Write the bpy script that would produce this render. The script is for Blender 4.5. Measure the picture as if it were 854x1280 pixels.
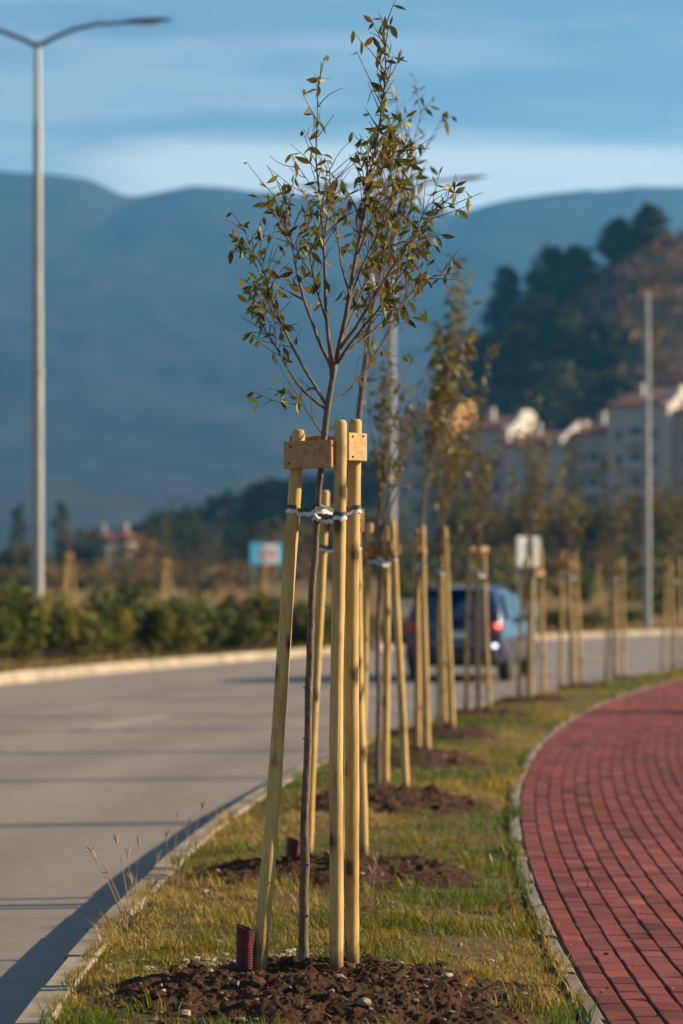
import bpy, math, random
import numpy as np
from mathutils import Vector, Matrix

# ------------------------------------------------------------------ scene, camera, light
for o in list(bpy.data.objects):
    bpy.data.objects.remove(o)
SC = bpy.context.scene
COL = SC.collection
rad = math.radians
CAM_H, FPX, CX, HY = 1.5, 3024.0, 427.0, 740.0      # camera height (m), focal length, centre column and horizon row of the photo (px)

cam = bpy.data.cameras.new('camera')
cam_o = bpy.data.objects.new('camera', cam)
COL.objects.link(cam_o)
cam_o.location = (0, 0, CAM_H)
cam_o.rotation_euler = (rad(90), 0, 0)
cam.sensor_fit = 'HORIZONTAL'
cam.sensor_width = 24.0
cam.lens = 85.0
cam.shift_y = 100.0 / 854.0
cam.clip_start = 0.1
cam.clip_end = 20000
cam.dof.use_dof = True
cam.dof.focus_distance = 9.3
cam.dof.aperture_fstop = 2.2
SC.camera = cam_o

SUN_EL, SUN_ROT = 24.0, 82.0                        # elevation; azimuth clockwise from +Y
world = bpy.data.worlds.new('World')
SC.world = world
world.use_nodes = True
SKY_STRENGTH = 0.05
SUN_STRENGTH = 5.0
EXPOSURE = 1.25

sun = bpy.data.lights.new('sun', 'SUN')
sun.energy = SUN_STRENGTH
sun.angle = rad(0.5)
sun.color = (1.0, 0.78, 0.52)
sun_o = bpy.data.objects.new('sun', sun)
COL.objects.link(sun_o)
sd = Vector((math.cos(rad(SUN_EL)) * math.sin(rad(SUN_ROT)), math.cos(rad(SUN_EL)) * math.cos(rad(SUN_ROT)), math.sin(rad(SUN_EL))))
sun_o.rotation_euler = (-sd).to_track_quat('-Z', 'Y').to_euler()
sun_o.location = sd * 200

SC.view_settings.view_transform = 'Standard'
SC.view_settings.look = 'None'
SC.view_settings.gamma = 1
SC.view_settings.use_curve_mapping = False
SC.view_settings.exposure = EXPOSURE
SC.render.engine = 'CYCLES'
SC.cycles.use_denoising = True
SC.cycles.max_bounces = 6
SC.cycles.diffuse_bounces = 3
SC.cycles.transparent_max_bounces = 8
SC.cycles.volume_bounces = 1
SC.cycles.caustics_reflective = False
SC.cycles.caustics_refractive = False
SC.cycles.sample_clamp_indirect = 4


def build_world():
    nt = world.node_tree
    N, L = nt.nodes, nt.links
    N.clear()
    out = N.new('ShaderNodeOutputWorld')
    bg = N.new('ShaderNodeBackground')
    sky = N.new('ShaderNodeTexSky')
    sky.sky_type = 'NISHITA'
    sky.sun_disc = False
    sky.sun_elevation = rad(SUN_EL)
    sky.sun_rotation = rad(SUN_ROT)
    sky.air_density = 1.0
    sky.dust_density = 0.6
    sky.ozone_density = 1.6
    tc = N.new('ShaderNodeTexCoord')
    sep = N.new('ShaderNodeSeparateXYZ')
    L.new(tc.outputs['Generated'], sep.inputs[0])
    mp = N.new('ShaderNodeMapping')
    mp.inputs['Scale'].default_value = (5.0, 2.0, 46.0)
    mp.inputs['Rotation'].default_value = (0, rad(1.5), 0)
    L.new(tc.outputs['Generated'], mp.inputs[0])
    n1 = N.new('ShaderNodeTexNoise')
    n1.inputs['Scale'].default_value = 1.3
    n1.inputs['Detail'].default_value = 5
    n1.inputs['Roughness'].default_value = 0.5
    L.new(mp.outputs[0], n1.inputs['Vector'])

    def mr(src, a, b, c=0.0, d=1.0, mode='SMOOTHSTEP'):
        m = N.new('ShaderNodeMapRange')
        m.interpolation_type = mode
        m.inputs['From Min'].default_value = a
        m.inputs['From Max'].default_value = b
        m.inputs['To Min'].default_value = c
        m.inputs['To Max'].default_value = d
        L.new(src, m.inputs['Value'])
        return m.outputs['Result']

    def mth(op, a, b):
        m = N.new('ShaderNodeMath')
        m.operation = op
        for i, v in enumerate((a, b)):
            if isinstance(v, (int, float)):
                m.inputs[i].default_value = v
            else:
                L.new(v, m.inputs[i])
        return m.outputs[0]
    z = sep.outputs['Z']
    wisp = mr(n1.outputs['Fac'], 0.42, 0.72)
    # a long low bank of cloud lying on the ridge line
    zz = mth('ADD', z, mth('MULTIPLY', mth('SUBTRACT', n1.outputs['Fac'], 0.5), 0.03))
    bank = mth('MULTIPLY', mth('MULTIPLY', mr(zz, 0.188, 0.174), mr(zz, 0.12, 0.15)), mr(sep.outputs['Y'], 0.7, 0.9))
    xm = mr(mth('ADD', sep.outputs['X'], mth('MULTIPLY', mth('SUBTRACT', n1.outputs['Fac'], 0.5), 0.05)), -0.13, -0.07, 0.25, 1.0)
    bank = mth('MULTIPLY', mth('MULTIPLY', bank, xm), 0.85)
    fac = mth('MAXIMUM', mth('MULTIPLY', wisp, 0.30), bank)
    tint = N.new('ShaderNodeMix')
    tint.data_type = 'RGBA'
    tint.blend_type = 'MULTIPLY'
    tint.inputs['Factor'].default_value = 1
    L.new(sky.outputs[0], tint.inputs[6])
    tint.inputs[7].default_value = (0.90, 1.0, .985, 1)
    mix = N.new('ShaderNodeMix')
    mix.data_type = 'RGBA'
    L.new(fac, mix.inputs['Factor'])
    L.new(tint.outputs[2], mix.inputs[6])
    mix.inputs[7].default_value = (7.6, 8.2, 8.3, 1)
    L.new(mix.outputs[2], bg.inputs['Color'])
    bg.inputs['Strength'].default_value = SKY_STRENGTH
    L.new(bg.outputs[0], out.inputs['Surface'])


build_world()

# ------------------------------------------------------------------ helpers
def P(px, py, Y):
    """point of the place that the photo shows at pixel (px, py), Y metres away"""
    return Vector(((px - CX) / FPX * Y, Y, CAM_H - (py - HY) / FPX * Y))


def tag(o, label=None, cat=None, group=None, kind=None):
    if label: o['label'] = label
    if cat: o['category'] = cat
    if group: o['group'] = group
    if kind: o['kind'] = kind
    return o


def empty(name, loc=(0, 0, 0), rz=0.0):
    o = bpy.data.objects.new(name, None)
    o.empty_display_size = 0.2
    COL.objects.link(o)
    o.location = loc
    o.rotation_euler = (0, 0, rz)
    return o


def children(o):
    return [c for c in list(COL.objects) if c.parent == o]


def copy_tree(o, parent=None):
    c = o.copy()
    COL.objects.link(c)
    if parent is not None:
        c.parent = parent
    for ch in children(o):
        copy_tree(ch, c)
    return c


class MB:
    """collects vertices, faces and an own-colour per vertex; build() links them as ONE mesh object"""
    def __init__(s):
        s.v, s.f, s.c, s.n = [], [], [], 0
        s.m = []

    def add(s, verts, faces, col=(1, 1, 1), mi=0):
        verts = np.asarray(verts, float).reshape(-1, 3)
        b = s.n
        s.v.append(verts)
        if isinstance(faces, np.ndarray):
            s.f.extend((faces + b).tolist())
        else:
            s.f.extend([[i + b for i in f] for f in faces])
        s.m.extend([mi] * len(faces))
        col = np.asarray(col, float)
        if col.ndim == 1:
            col = np.tile(col, (len(verts), 1))
        s.c.append(col)
        s.n += len(verts)

    def box(s, c, size, rot=None, col=(1, 1, 1), bevel=0.0, mi=0):
        hx, hy, hz = size[0] / 2, size[1] / 2, size[2] / 2
        if bevel <= 0:
            v = [(x, y, z) for z in (-hz, hz) for y in (-hy, hy) for x in (-hx, hx)]
            f = [(0, 2, 3, 1), (4, 5, 7, 6), (0, 1, 5, 4), (2, 6, 7, 3), (0, 4, 6, 2), (1, 3, 7, 5)]
        else:
            b = bevel
            v, idx = [], {}
            for sx in (-1, 1):
                for sy in (-1, 1):
                    for sz in (-1, 1):
                        for ax in range(3):
                            p = [sx * (hx - b), sy * (hy - b), sz * (hz - b)]
                            p[ax] = (sx * hx, sy * hy, sz * hz)[ax]
                            idx[(sx, sy, sz, ax)] = len(v)
                            v.append(p)
            f = []
            for ax in range(3):
                o1, o2 = [a for a in range(3) if a != ax]
                for sg in (-1, 1):
                    q = []
                    for a, bb in ((-1, -1), (1, -1), (1, 1), (-1, 1)):
                        k = [0, 0, 0]; k[ax] = sg; k[o1] = a; k[o2] = bb
                        q.append(idx[(k[0], k[1], k[2], ax)])
                    f.append(q)
            for ax in range(3):      # edges along ax
                o1, o2 = [a for a in range(3) if a != ax]
                for a in (-1, 1):
                    for bb in (-1, 1):
                        k0 = [0, 0, 0]; k0[ax] = -1; k0[o1] = a; k0[o2] = bb
                        k1 = list(k0); k1[ax] = 1
                        f.append([idx[(*k0, o1)], idx[(*k1, o1)], idx[(*k1, o2)], idx[(*k0, o2)]])
            for sx in (-1, 1):
                for sy in (-1, 1):
                    for sz in (-1, 1):
                        f.append([idx[(sx, sy, sz, a)] for a in range(3)])
        v = np.array(v, float)
        if rot is not None:
            v = v @ np.array(rot.to_3x3()).T
        s.add(v + np.array(c, float), f, col, mi)

    def tube(s, pts, rads, seg=8, col=(1, 1, 1), caps=True, jitter=0, rng=None):
        pts = [Vector(p) for p in pts]
        n = len(pts)
        rings = []
        up = Vector((0, 0, 1))
        t0 = (pts[1] - pts[0]).normalized()
        u = t0.cross(Vector((0.3, 1, 0.1))).normalized()
        for i in range(n):
            t = (pts[min(i + 1, n - 1)] - pts[max(i - 1, 0)]).normalized()
            u = (u - t * u.dot(t)).normalized()
            w = t.cross(u)
            r = rads[i] if hasattr(rads, '__len__') else rads
            for k in range(seg):
                a = 2 * math.pi * k / seg
                rr = r * (1 + (jitter * (rng.random() - .5) if rng is not None else 0))
                p = pts[i] + u * (math.cos(a) * rr) + w * (math.sin(a) * rr)
                rings.append((p.x, p.y, p.z))
        f = []
        for i in range(n - 1):
            for k in range(seg):
                k2 = (k + 1) % seg
                f.append((i * seg + k, i * seg + k2, (i + 1) * seg + k2, (i + 1) * seg + k))
        if caps:
            f.append(tuple(range(seg - 1, -1, -1)))
            f.append(tuple((n - 1) * seg + k for k in range(seg)))
        s.add(rings, f, col)

    def lathe(s, prof, seg=20, axis='z', c=(0, 0, 0), col=(1, 1, 1)):
        v, f = [], []
        n = len(prof)
        for (r, h) in prof:
            for k in range(seg):
                a = 2 * math.pi * k / seg
                p = (r * math.cos(a), r * math.sin(a), h)
                if axis == 'x': p = (p[2], p[0], p[1])
                if axis == 'y': p = (p[0], p[2], p[1])
                v.append((p[0] + c[0], p[1] + c[1], p[2] + c[2]))
        for i in range(n - 1):
            for k in range(seg):
                k2 = (k + 1) % seg
                f.append((i * seg + k, i * seg + k2, (i + 1) * seg + k2, (i + 1) * seg + k))
        f.append(tuple(range(seg)))
        f.append(tuple((n - 1) * seg + k for k in range(seg)))
        s.add(v, f, col)

    def build(s, name, mats, parent=None, smooth=False):
        me = bpy.data.meshes.new(name)
        v = np.concatenate(s.v) if s.v else np.zeros((0, 3))
        me.from_pydata(v.tolist(), [], s.f)
        at = me.attributes.new('col', 'FLOAT_COLOR', 'POINT')
        c = np.concatenate(s.c) if s.c else np.zeros((0, 3))
        rgba = np.ones((len(c), 4), np.float32)
        rgba[:, :3] = c
        at.data.foreach_set('color', rgba.ravel())
        if not isinstance(mats, (list, tuple)):
            mats = [mats]
        for m in mats:
            me.materials.append(m)
        if len(mats) > 1:
            me.polygons.foreach_set('material_index', s.m)
        if smooth:
            me.polygons.foreach_set('use_smooth', [True] * len(me.polygons))
        me.update()
        o = bpy.data.objects.new(name, me)
        COL.objects.link(o)
        if parent is not None:
            o.parent = parent
        return o


def hash2(ix, iy, seed):
    h = np.sin(ix * 127.1 + iy * 311.7 + seed * 74.7) * 43758.5453
    return h - np.floor(h)


def vnoise(x, y, seed=0):
    x = np.asarray(x, float); y = np.asarray(y, float)
    ix, iy = np.floor(x), np.floor(y)
    fx, fy = x - ix, y - iy
    fx = fx * fx * (3 - 2 * fx); fy = fy * fy * (3 - 2 * fy)
    a, b = hash2(ix, iy, seed), hash2(ix + 1, iy, seed)
    c, d = hash2(ix, iy + 1, seed), hash2(ix + 1, iy + 1, seed)
    return (a * (1 - fx) + b * fx) * (1 - fy) + (c * (1 - fx) + d * fx) * fy


def fbm(x, y, seed=0, octv=4):
    t, a, s = 0, 0.5, 0
    for k in range(octv):
        t = t + a * vnoise(np.asarray(x) * 2 ** k, np.asarray(y) * 2 ** k, seed + k * 3)
        s += a
        a *= .5
    return t / s


def sstep(a, b, x):
    t = np.clip((np.asarray(x, float) - a) / (b - a), 0, 1)
    return t * t * (3 - 2 * t)


# ------------------------------------------------------------------ materials
def new_mat(name):
    m = bpy.data.materials.new(name)
    m.use_nodes = True
    nt = m.node_tree
    b = nt.nodes['Principled BSDF']
    return m, nt.nodes, nt.links, b


def mixc(N, L, fac, a, b, blend='MIX'):
    m = N.new('ShaderNodeMix')
    m.data_type = 'RGBA'
    m.blend_type = blend
    if isinstance(fac, (int, float)): m.inputs['Factor'].default_value = fac
    else: L.new(fac, m.inputs['Factor'])
    for i, v in ((6, a), (7, b)):
        if isinstance(v, tuple): m.inputs[i].default_value = (*v, 1) if len(v) == 3 else v
        else: L.new(v, m.inputs[i])
    return m.outputs[2]


def noise(N, L, scale, detail=4, rough=.55, stretch=None, coord='Object'):
    tc = N.new('ShaderNodeTexCoord')
    src = tc.outputs[coord]
    if stretch:
        mp = N.new('ShaderNodeMapping')
        mp.inputs['Scale'].default_value = stretch
        L.new(src, mp.inputs[0])
        src = mp.outputs[0]
    n = N.new('ShaderNodeTexNoise')
    n.inputs['Scale'].default_value = scale
    n.inputs['Detail'].default_value = detail
    n.inputs['Roughness'].default_value = rough
    L.new(src, n.inputs['Vector'])
    return n.outputs['Fac']


def ramp(N, L, src, stops):
    r = N.new('ShaderNodeValToRGB')
    e = r.color_ramp.elements
    while len(e) < len(stops): e.new(0.5)
    for i, (p, c) in enumerate(stops):
        e[i].position = p
        e[i].color = (*c, 1) if len(c) == 3 else c
    L.new(src, r.inputs[0])
    return r.outputs[0]


def bump(N, L, b, src, strength, dist):
    bp = N.new('ShaderNodeBump')
    bp.inputs['Strength'].default_value = strength
    bp.inputs['Distance'].default_value = dist
    L.new(src, bp.inputs['Height'])
    L.new(bp.outputs[0], b.inputs['Normal'])


def simple(name, col, rough=.6, metal=0., scale=0., var=.25, bmp=0., coat=0., spec=.5, stretch=None):
    m, N, L, b = new_mat(name)
    b.inputs['Roughness'].default_value = rough
    b.inputs['Metallic'].default_value = metal
    b.inputs['Specular IOR Level'].default_value = spec
    if coat:
        b.inputs['Coat Weight'].default_value = coat
        b.inputs['Coat Roughness'].default_value = .05
    if scale:
        n = noise(N, L, scale, stretch=stretch)
        lo = tuple(c * (1 - var) for c in col); hi = tuple(min(1, c * (1 + var)) for c in col)
        L.new(ramp(N, L, n, [(.3, lo), (.7, hi)]), b.inputs['Base Color'])
        if bmp: bump(N, L, b, n, bmp, .01)
    else:
        b.inputs['Base Color'].default_value = (*col, 1)
    return m


def attr_mat(name, rough=.7, transl=0., spec=.3, scale=0., var=.2, bmp=0., bdist=.005):
    """surface whose own colour is stored per vertex (each leaf, blade, brick or clod its own colour)"""
    m, N, L, b = new_mat(name)
    at = N.new('ShaderNodeAttribute')
    at.attribute_name = 'col'
    c = at.outputs['Color']
    if scale:
        n = noise(N, L, scale)
        c = mixc(N, L, 1.0, c, ramp(N, L, n, [(.3, (1 - var,) * 3), (.7, (1 + var,) * 3)]), 'MULTIPLY')
        if bmp: bump(N, L, b, n, bmp, bdist)
    L.new(c, b.inputs['Base Color'])
    b.inputs['Roughness'].default_value = rough
    b.inputs['Specular IOR Level'].default_value = spec
    if transl:
        t = N.new('ShaderNodeBsdfTranslucent')
        L.new(mixc(N, L, 1.0, c, (1.15, 1.1, .55), 'MULTIPLY'), t.inputs['Color'])
        mx = N.new('ShaderNodeMixShader')
        mx.inputs[0].default_value = transl
        L.new(b.outputs[0], mx.inputs[1]); L.new(t.outputs[0], mx.inputs[2])
        L.new(mx.outputs[0], N['Material Output'].inputs['Surface'])
    return m


def wood_mat(name, base, dark, knots=True, zst=.03, scale=150):
    m, N, L, b = new_mat(name)
    g = noise(N, L, scale, 5, .65, stretch=(1, 1, zst))
    c = ramp(N, L, g, [(.30, dark), (.48, base), (.75, tuple(min(1, x * 1.18) for x in base))])
    big = noise(N, L, 7.0, 4, .6, stretch=(1, 1, .35))
    c = mixc(N, L, 1.0, c, ramp(N, L, big, [(.32, (.62, .58, .50)), (.5, (.95, .94, .92)), (.68, (1.1, 1.08, 1.04))]), 'MULTIPLY')
    if knots:
        tc = N.new('ShaderNodeTexCoord')
        mp = N.new('ShaderNodeMapping')
        mp.inputs['Scale'].default_value = (1, 1, .55)
        L.new(tc.outputs['Object'], mp.inputs[0])
        wob = N.new('ShaderNodeTexNoise'); wob.inputs['Scale'].default_value = 30
        L.new(mp.outputs[0], wob.inputs['Vector'])
        av = N.new('ShaderNodeVectorMath'); av.operation = 'MULTIPLY_ADD'
        L.new(wob.outputs['Color'], av.inputs[0]); av.inputs[1].default_value = (.03, .03, .03); L.new(mp.outputs[0], av.inputs[2])
        vo = N.new('ShaderNodeTexVoronoi')
        vo.inputs['Scale'].default_value = 10
        L.new(av.outputs[0], vo.inputs['Vector'])
        k = ramp(N, L, vo.outputs['Distance'], [(.13, (1, 1, 1)), (.20, (.5, .5, .5)), (.31, (0, 0, 0))])
        c = mixc(N, L, k, c, tuple(x * .22 for x in dark))
        sep = N.new('ShaderNodeSeparateXYZ'); L.new(tc.outputs['Object'], sep.inputs[0])
        nz = noise(N, L, 35, 4, .6)
        ad = N.new('ShaderNodeMath'); ad.operation = 'MULTIPLY_ADD'; L.new(nz, ad.inputs[0]); ad.inputs[1].default_value = -.20; L.new(sep.outputs['Z'], ad.inputs[2])
        st = ramp(N, L, ad.outputs[0], [(.0, (.55, .55, .55)), (.06, (0, 0, 0))])       # soil splashed on the foot
        c = mixc(N, L, st, c, (.10, .062, .038))
    sp = noise(N, L, 190, 2, .5, stretch=(1, 1, 2.2))
    c = mixc(N, L, ramp(N, L, sp, [(.63, (0, 0, 0)), (.70, (.65, .65, .65))]), c, tuple(x * .4 for x in dark))
    L.new(c, b.inputs['Base Color'])
    b.inputs['Roughness'].default_value = .72
    b.inputs['Specular IOR Level'].default_value = .25
    bump(N, L, b, g, .5, .004)
    return m


M = {}
M['stake'] = wood_mat('peeled_pine', (.50, .345, .135), (.35, .215, .075))
M['board'] = wood_mat('sawn_board', (.40, .225, .11), (.24, .12, .055), knots=False, zst=.9, scale=40)
M['board_lit'] = wood_mat('sunlit_board', (.56, .37, .17), (.42, .25, .10), knots=False, zst=.9, scale=40)  # lighter copy of the board wood, sunlit brightness put into its colour
M['bark'] = simple('young_bark', (.125, .085, .060), .85, scale=60, var=.5, bmp=.6, stretch=(1, 1, .35))
M['leaf'] = attr_mat('leaf', .5, .38, .35)
M['foliage'] = attr_mat('foliage', .65, .25, .2)
M['grassm'] = attr_mat('grass_blade', .6, .35, .25)
M['soil'] = attr_mat('soil', .95, 0, .1, scale=140, var=.45, bmp=.8, bdist=.006)
M['stone'] = attr_mat('stone', .85, 0, .25, scale=60, var=.25, bmp=.4)
M['brick'] = attr_mat('red_paver', .82, 0, .2, scale=70, var=.28, bmp=.35, bdist=.003)
M['joint'] = simple('joint_sand', (.06, .043, .032), .95, scale=40, var=.4)
M['tiem'] = attr_mat('tie_strap', .55, 0, .4)
M['pipe'] = simple('red_plastic', (.085, .007, .018), .42, scale=20, var=.2)
M['gal'] = simple('galvanised_steel', (.27, .275, .28), .5, .4, scale=5, var=.15, stretch=(1, 1, .3))
M['lampdark'] = simple('dark_lamp_housing', (.06, .065, .07), .45, .3)
M['lens'] = simple('lamp_lens', (.35, .36, .36), .2)
M['nail'] = simple('nail_head', (.04, .035, .03), .5, .7)


def kerb_mat():
    m, N, L, b = new_mat('kerb_concrete')
    at = N.new('ShaderNodeAttribute'); at.attribute_name = 'col'
    n = noise(N, L, 45, 6, .65)
    n2 = noise(N, L, 2.2, 4, .6)
    c = ramp(N, L, n, [(.3, (.22, .18, .14)), (.7, (.36, .305, .245))])
    c = mixc(N, L, ramp(N, L, n2, [(.40, (0, 0, 0)), (.62, (.75, .75, .75))]), c, (.17, .13, .09))
    c = mixc(N, L, 1.0, c, at.outputs['Color'], 'MULTIPLY')
    L.new(c, b.inputs['Base Color'])
    b.inputs['Roughness'].default_value = .9
    bump(N, L, b, n, .5, .004)
    return m


def road_mat():
    m, N, L, b = new_mat('old_asphalt')
    fine = noise(N, L, 120, 4, .7)
    mid = noise(N, L, 9, 5, .6)
    big = noise(N, L, .35, 4, .55, stretch=(1.6, .35, 1))
    c = ramp(N, L, fine, [(.25, (.128, .110, .098)), (.5, (.200, .173, .154)), (.8, (.30, .262, .234))])
    c = mixc(N, L, 1.0, c, ramp(N, L, big, [(.3, (.84, .84, .85)), (.7, (1.12, 1.10, 1.07))]), 'MULTIPLY')
    c = mixc(N, L, 1.0, c, ramp(N, L, mid, [(.3, (.88, .88, .88)), (.7, (1.08, 1.08, 1.08))]), 'MULTIPLY')
    at = N.new('ShaderNodeAttribute'); at.attribute_name = 'col'
    c = mixc(N, L, 1.0, c, at.outputs['Color'], 'MULTIPLY')
    L.new(c, b.inputs['Base Color'])
    b.inputs['Roughness'].default_value = .8
    b.inputs['Specular IOR Level'].default_value = .3
    bump(N, L, b, fine, .5, .004)
    return m


def ground_mat(name, cols, scale=1.2):
    m, N, L, b = new_mat(name)
    a = noise(N, L, scale, 6, .62)
    f = noise(N, L, 26, 5, .7)
    k = len(cols)
    c = ramp(N, L, a, [(.25 + .5 * i / (k - 1), cols[i]) for i in range(k)])
    c = mixc(N, L, 1.0, c, ramp(N, L, f, [(.3, (.6, .6, .6)), (.7, (1.3, 1.3, 1.3))]), 'MULTIPLY')
    L.new(c, b.inputs['Base Color'])
    b.inputs['Roughness'].default_value = .95
    b.inputs['Specular IOR Level'].default_value = .1
    bump(N, L, b, f, .6, .02)
    return m


M['kerb'] = kerb_mat()
M['road'] = road_mat()
M['vergem'] = ground_mat('verge_earth', [(.055, .038, .020), (.12, .085, .036), (.08, .075, .024)], 6)
M['fieldm'] = ground_mat('dry_field', [(.08, .065, .03), (.20, .125, .05), (.14, .10, .04)], .08)
M['hillm'] = ground_mat('hill_earth', [(.06, .05, .03), (.15, .09, .05), (.10, .075, .04)], .03)
M['mount'] = ground_mat('mountain_rock', [(.020, .028, .026), (.032, .034, .034), (.055, .048, .044)], .006)
M['paint'] = simple('worn_road_paint', (.34, .32, .29), .8, scale=25, var=.3)

# ------------------------------------------------------------------ layout curves
def near_x(y):      # road-side top edge of the near kerb
    y = np.asarray(y, float)
    return -1.15 + .0052 * np.maximum(y - 8.5, 0) ** 2


def walk_x(y):      # left edge of the red paving
    y = np.asarray(y, float)
    return .93 + .0045 * np.maximum(y - 8.5, 0) ** 2


_fy = np.array([-30, 0, 20, 32, 43.4, 54, 64, 75, 85, 96, 105, 112, 120, 126], float)
_fx = np.array([-9.6, -9.4, -8.8, -7.8, -6.1, -3.4, -.4, 3.4, 7.6, 13.6, 21, 30, 46, 66], float)


def far_x(y):       # foot of the far kerb
    y = np.asarray(y, float)
    return sum(np.interp(y + d, _fy, _fx) for d in (-4, -2, 0, 2, 4)) / 5


class Curve:
    def __init__(s, fn, y0, y1, step=.1):
        y = np.arange(y0, y1, step)
        x = fn(y)
        s.p = np.stack([x, y], 1)
        d = np.diff(s.p, axis=0)
        s.s = np.concatenate([[0], np.cumsum(np.hypot(d[:, 0], d[:, 1]))])
        t = np.gradient(s.p, axis=0)
        t /= np.linalg.norm(t, axis=1)[:, None]
        s.n = np.stack([t[:, 1], -t[:, 0]], 1)       # to the right of travel
        s.len = s.s[-1]

    def at(s, a, d=0.0):
        x = np.interp(a, s.s, s.p[:, 0]); y = np.interp(a, s.s, s.p[:, 1])
        nx = np.interp(a, s.s, s.n[:, 0]); ny = np.interp(a, s.s, s.n[:, 1])
        return np.stack([x + nx * d, y + ny * d], -1)


NEAR = Curve(near_x, -6, 75)
WALK = Curve(walk_x, -6, 62)
FAR = Curve(far_x, -30, 124)


def gz(x, y):
    """height of the land beyond the far kerb"""
    x = np.asarray(x, float); y = np.asarray(y, float)
    d = np.maximum(0, far_x(np.clip(y, -30, 124)) - x) * .9 + np.maximum(0, y - 124)
    z = .55 * sstep(.5, 9, d)
    z = z + .010 * np.maximum(0, y - 95)
    z = z + .035 * np.maximum(0, y - 140) * sstep(-10, 14, x - .02 * (y - 200))
    return z


# ------------------------------------------------------------------ setting: ground sheets, road, kerbs, pavement
def sheet(name, xs, ys, zs, mat, kind='structure', smooth=True, col=None):
    """xs, ys, zs: 2-D arrays of one size"""
    r, c = xs.shape
    mb = MB()
    v = np.stack([xs, ys, zs], -1).reshape(-1, 3)
    i = np.arange(r - 1)[:, None] * c + np.arange(c - 1)[None, :]
    f = np.stack([i, i + 1, i + c + 1, i + c], -1).reshape(-1, 4)
    mb.add(v, f, (1, 1, 1) if col is None else col.reshape(-1, 3))
    o = mb.build(name, mat, smooth=smooth)
    o['kind'] = kind
    return o


g = MB()
g.add([(-9000, -3000, -.9), (9000, -3000, -.9), (9000, 9000, -.9), (-9000, 9000, -.9)], [(0, 1, 2, 3)])
tag(g.build('ground', M['fieldm']), kind='structure')

ys = np.arange(-6, 74, .25)
NT = 110
tt = np.linspace(0, 1, NT)
nx_, fx_ = near_x(ys) - .0, far_x(ys)
X = nx_[:, None] * (1 - tt) + fx_[:, None] * tt
Y = np.repeat(ys[:, None], NT, 1)
D = X * 0 + (nx_[:, None] - X)
tone = np.ones(D.shape)
for c_, w_, a_ in ((1.1, .35, -.10), (2.7, .4, -.10), (5.2, .4, -.08), (6.8, .4, -.08), (1.9, .3, .05), (6.0, .3, .05)):     # tyre-polished tracks
    tone += a_ * np.exp(-((D - c_) / w_) ** 2)
tone *= .90 + .2 * fbm(D * 1.4, Y * .22, 17, 4)
dust = np.exp(-D / .14) * (.35 + 1.0 * fbm(D * 2, Y * 1.3, 19, 4))        # pale grit collected along the kerb
colr = tone[..., None] * np.array([1, 1, 1]) + (dust * .55)[..., None] * np.array([1.05, .95, .80])
sheet('road', X[:, ::-1], Y, np.full(X.shape, -.15), M['road'], col=colr[:, ::-1])
# the part of the road that bends away beyond
ys2 = np.arange(73.5, 125, .5)
X2 = np.linspace(0, 1, 24)[None, :] * (70 - far_x(ys2))[:, None] + far_x(ys2)[:, None]
sheet('road', X2, np.repeat(ys2[:, None], 24, 1), np.full(X2.shape, -.152), M['road'])

# grass verge between kerb and paving
ys = np.arange(-6, 60, .1)
tt = np.linspace(0, 1, 36)
x0, x1 = near_x(ys) + .125, walk_x(ys) - .095
X = x0[:, None] * (1 - tt) + x1[:, None] * tt
Y = np.repeat(ys[:, None], 36, 1)


def verge_z(x, y):
    x = np.asarray(x, float); y = np.asarray(y, float)
    t = np.clip((x - near_x(y)) / (walk_x(y) - near_x(y)), 0, 1)
    return -.03 + .05 * np.sin(np.pi * t) + .022 * (fbm(x * 3, y * 3, 5) - .5)


sheet('verge', X, Y, verge_z(X, Y), M['vergem'])


def kerb(curve, name, d0, d1, ztop, zbot, a0, a1, L, ch, seed, slope=0.0, jit=1.0, shade=1.0, gap=.008):
    rng = np.random.default_rng(seed)
    mb = MB()
    a = a0
    while a < a1 - .05:
        b = min(a + L - gap, a1)
        tone = rng.uniform(.80, 1.12) * shade
        dz = rng.normal(0, .0025 * jit); dl = rng.normal(0, .003 * jit)
        n = 3
        prof = [(d0, zbot), (d0 + slope, ztop - ch), (d0 + slope + ch, ztop), (d1 - ch, ztop), (d1, ztop - ch), (d1, zbot)]
        v = []
        for k in range(n):
            s_ = a + (b - a) * k / (n - 1)
            for (d, z) in prof:
                xy = curve.at(s_, d + dl)
                v.append((xy[0], xy[1], z + (dz if z > zbot else 0)))
        m = len(prof)
        f = [[k * m + j, k * m + j + 1, (k + 1) * m + j + 1, (k + 1) * m + j] for k in range(n - 1) for j in range(m - 1)]
        f += [list(range(m)), [(n - 1) * m + j for j in range(m)][::-1]]
        mb.add(v, f, (tone, tone, tone * rng.uniform(.96, 1.0)))
        a += L
    o = mb.build(name, M['kerb'])
    o['kind'] = 'structure'
    return o


kerb(NEAR, 'kerb', 0, .135, 0, -.3, 0, NEAR.len - 4, .8, .014, 1, jit=1.6, shade=.95, gap=.012)
kerb(WALK, 'kerb', -.072, -.008, .004, -.3, 0, WALK.len, .5, .010, 2, jit=1.8, shade=.62, gap=.014)
kerb(FAR, 'kerb', .0, -.20, .02, -.3, 10, FAR.len - .5, 1.0, -.02, 3, slope=-.05, shade=1.15)


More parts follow.
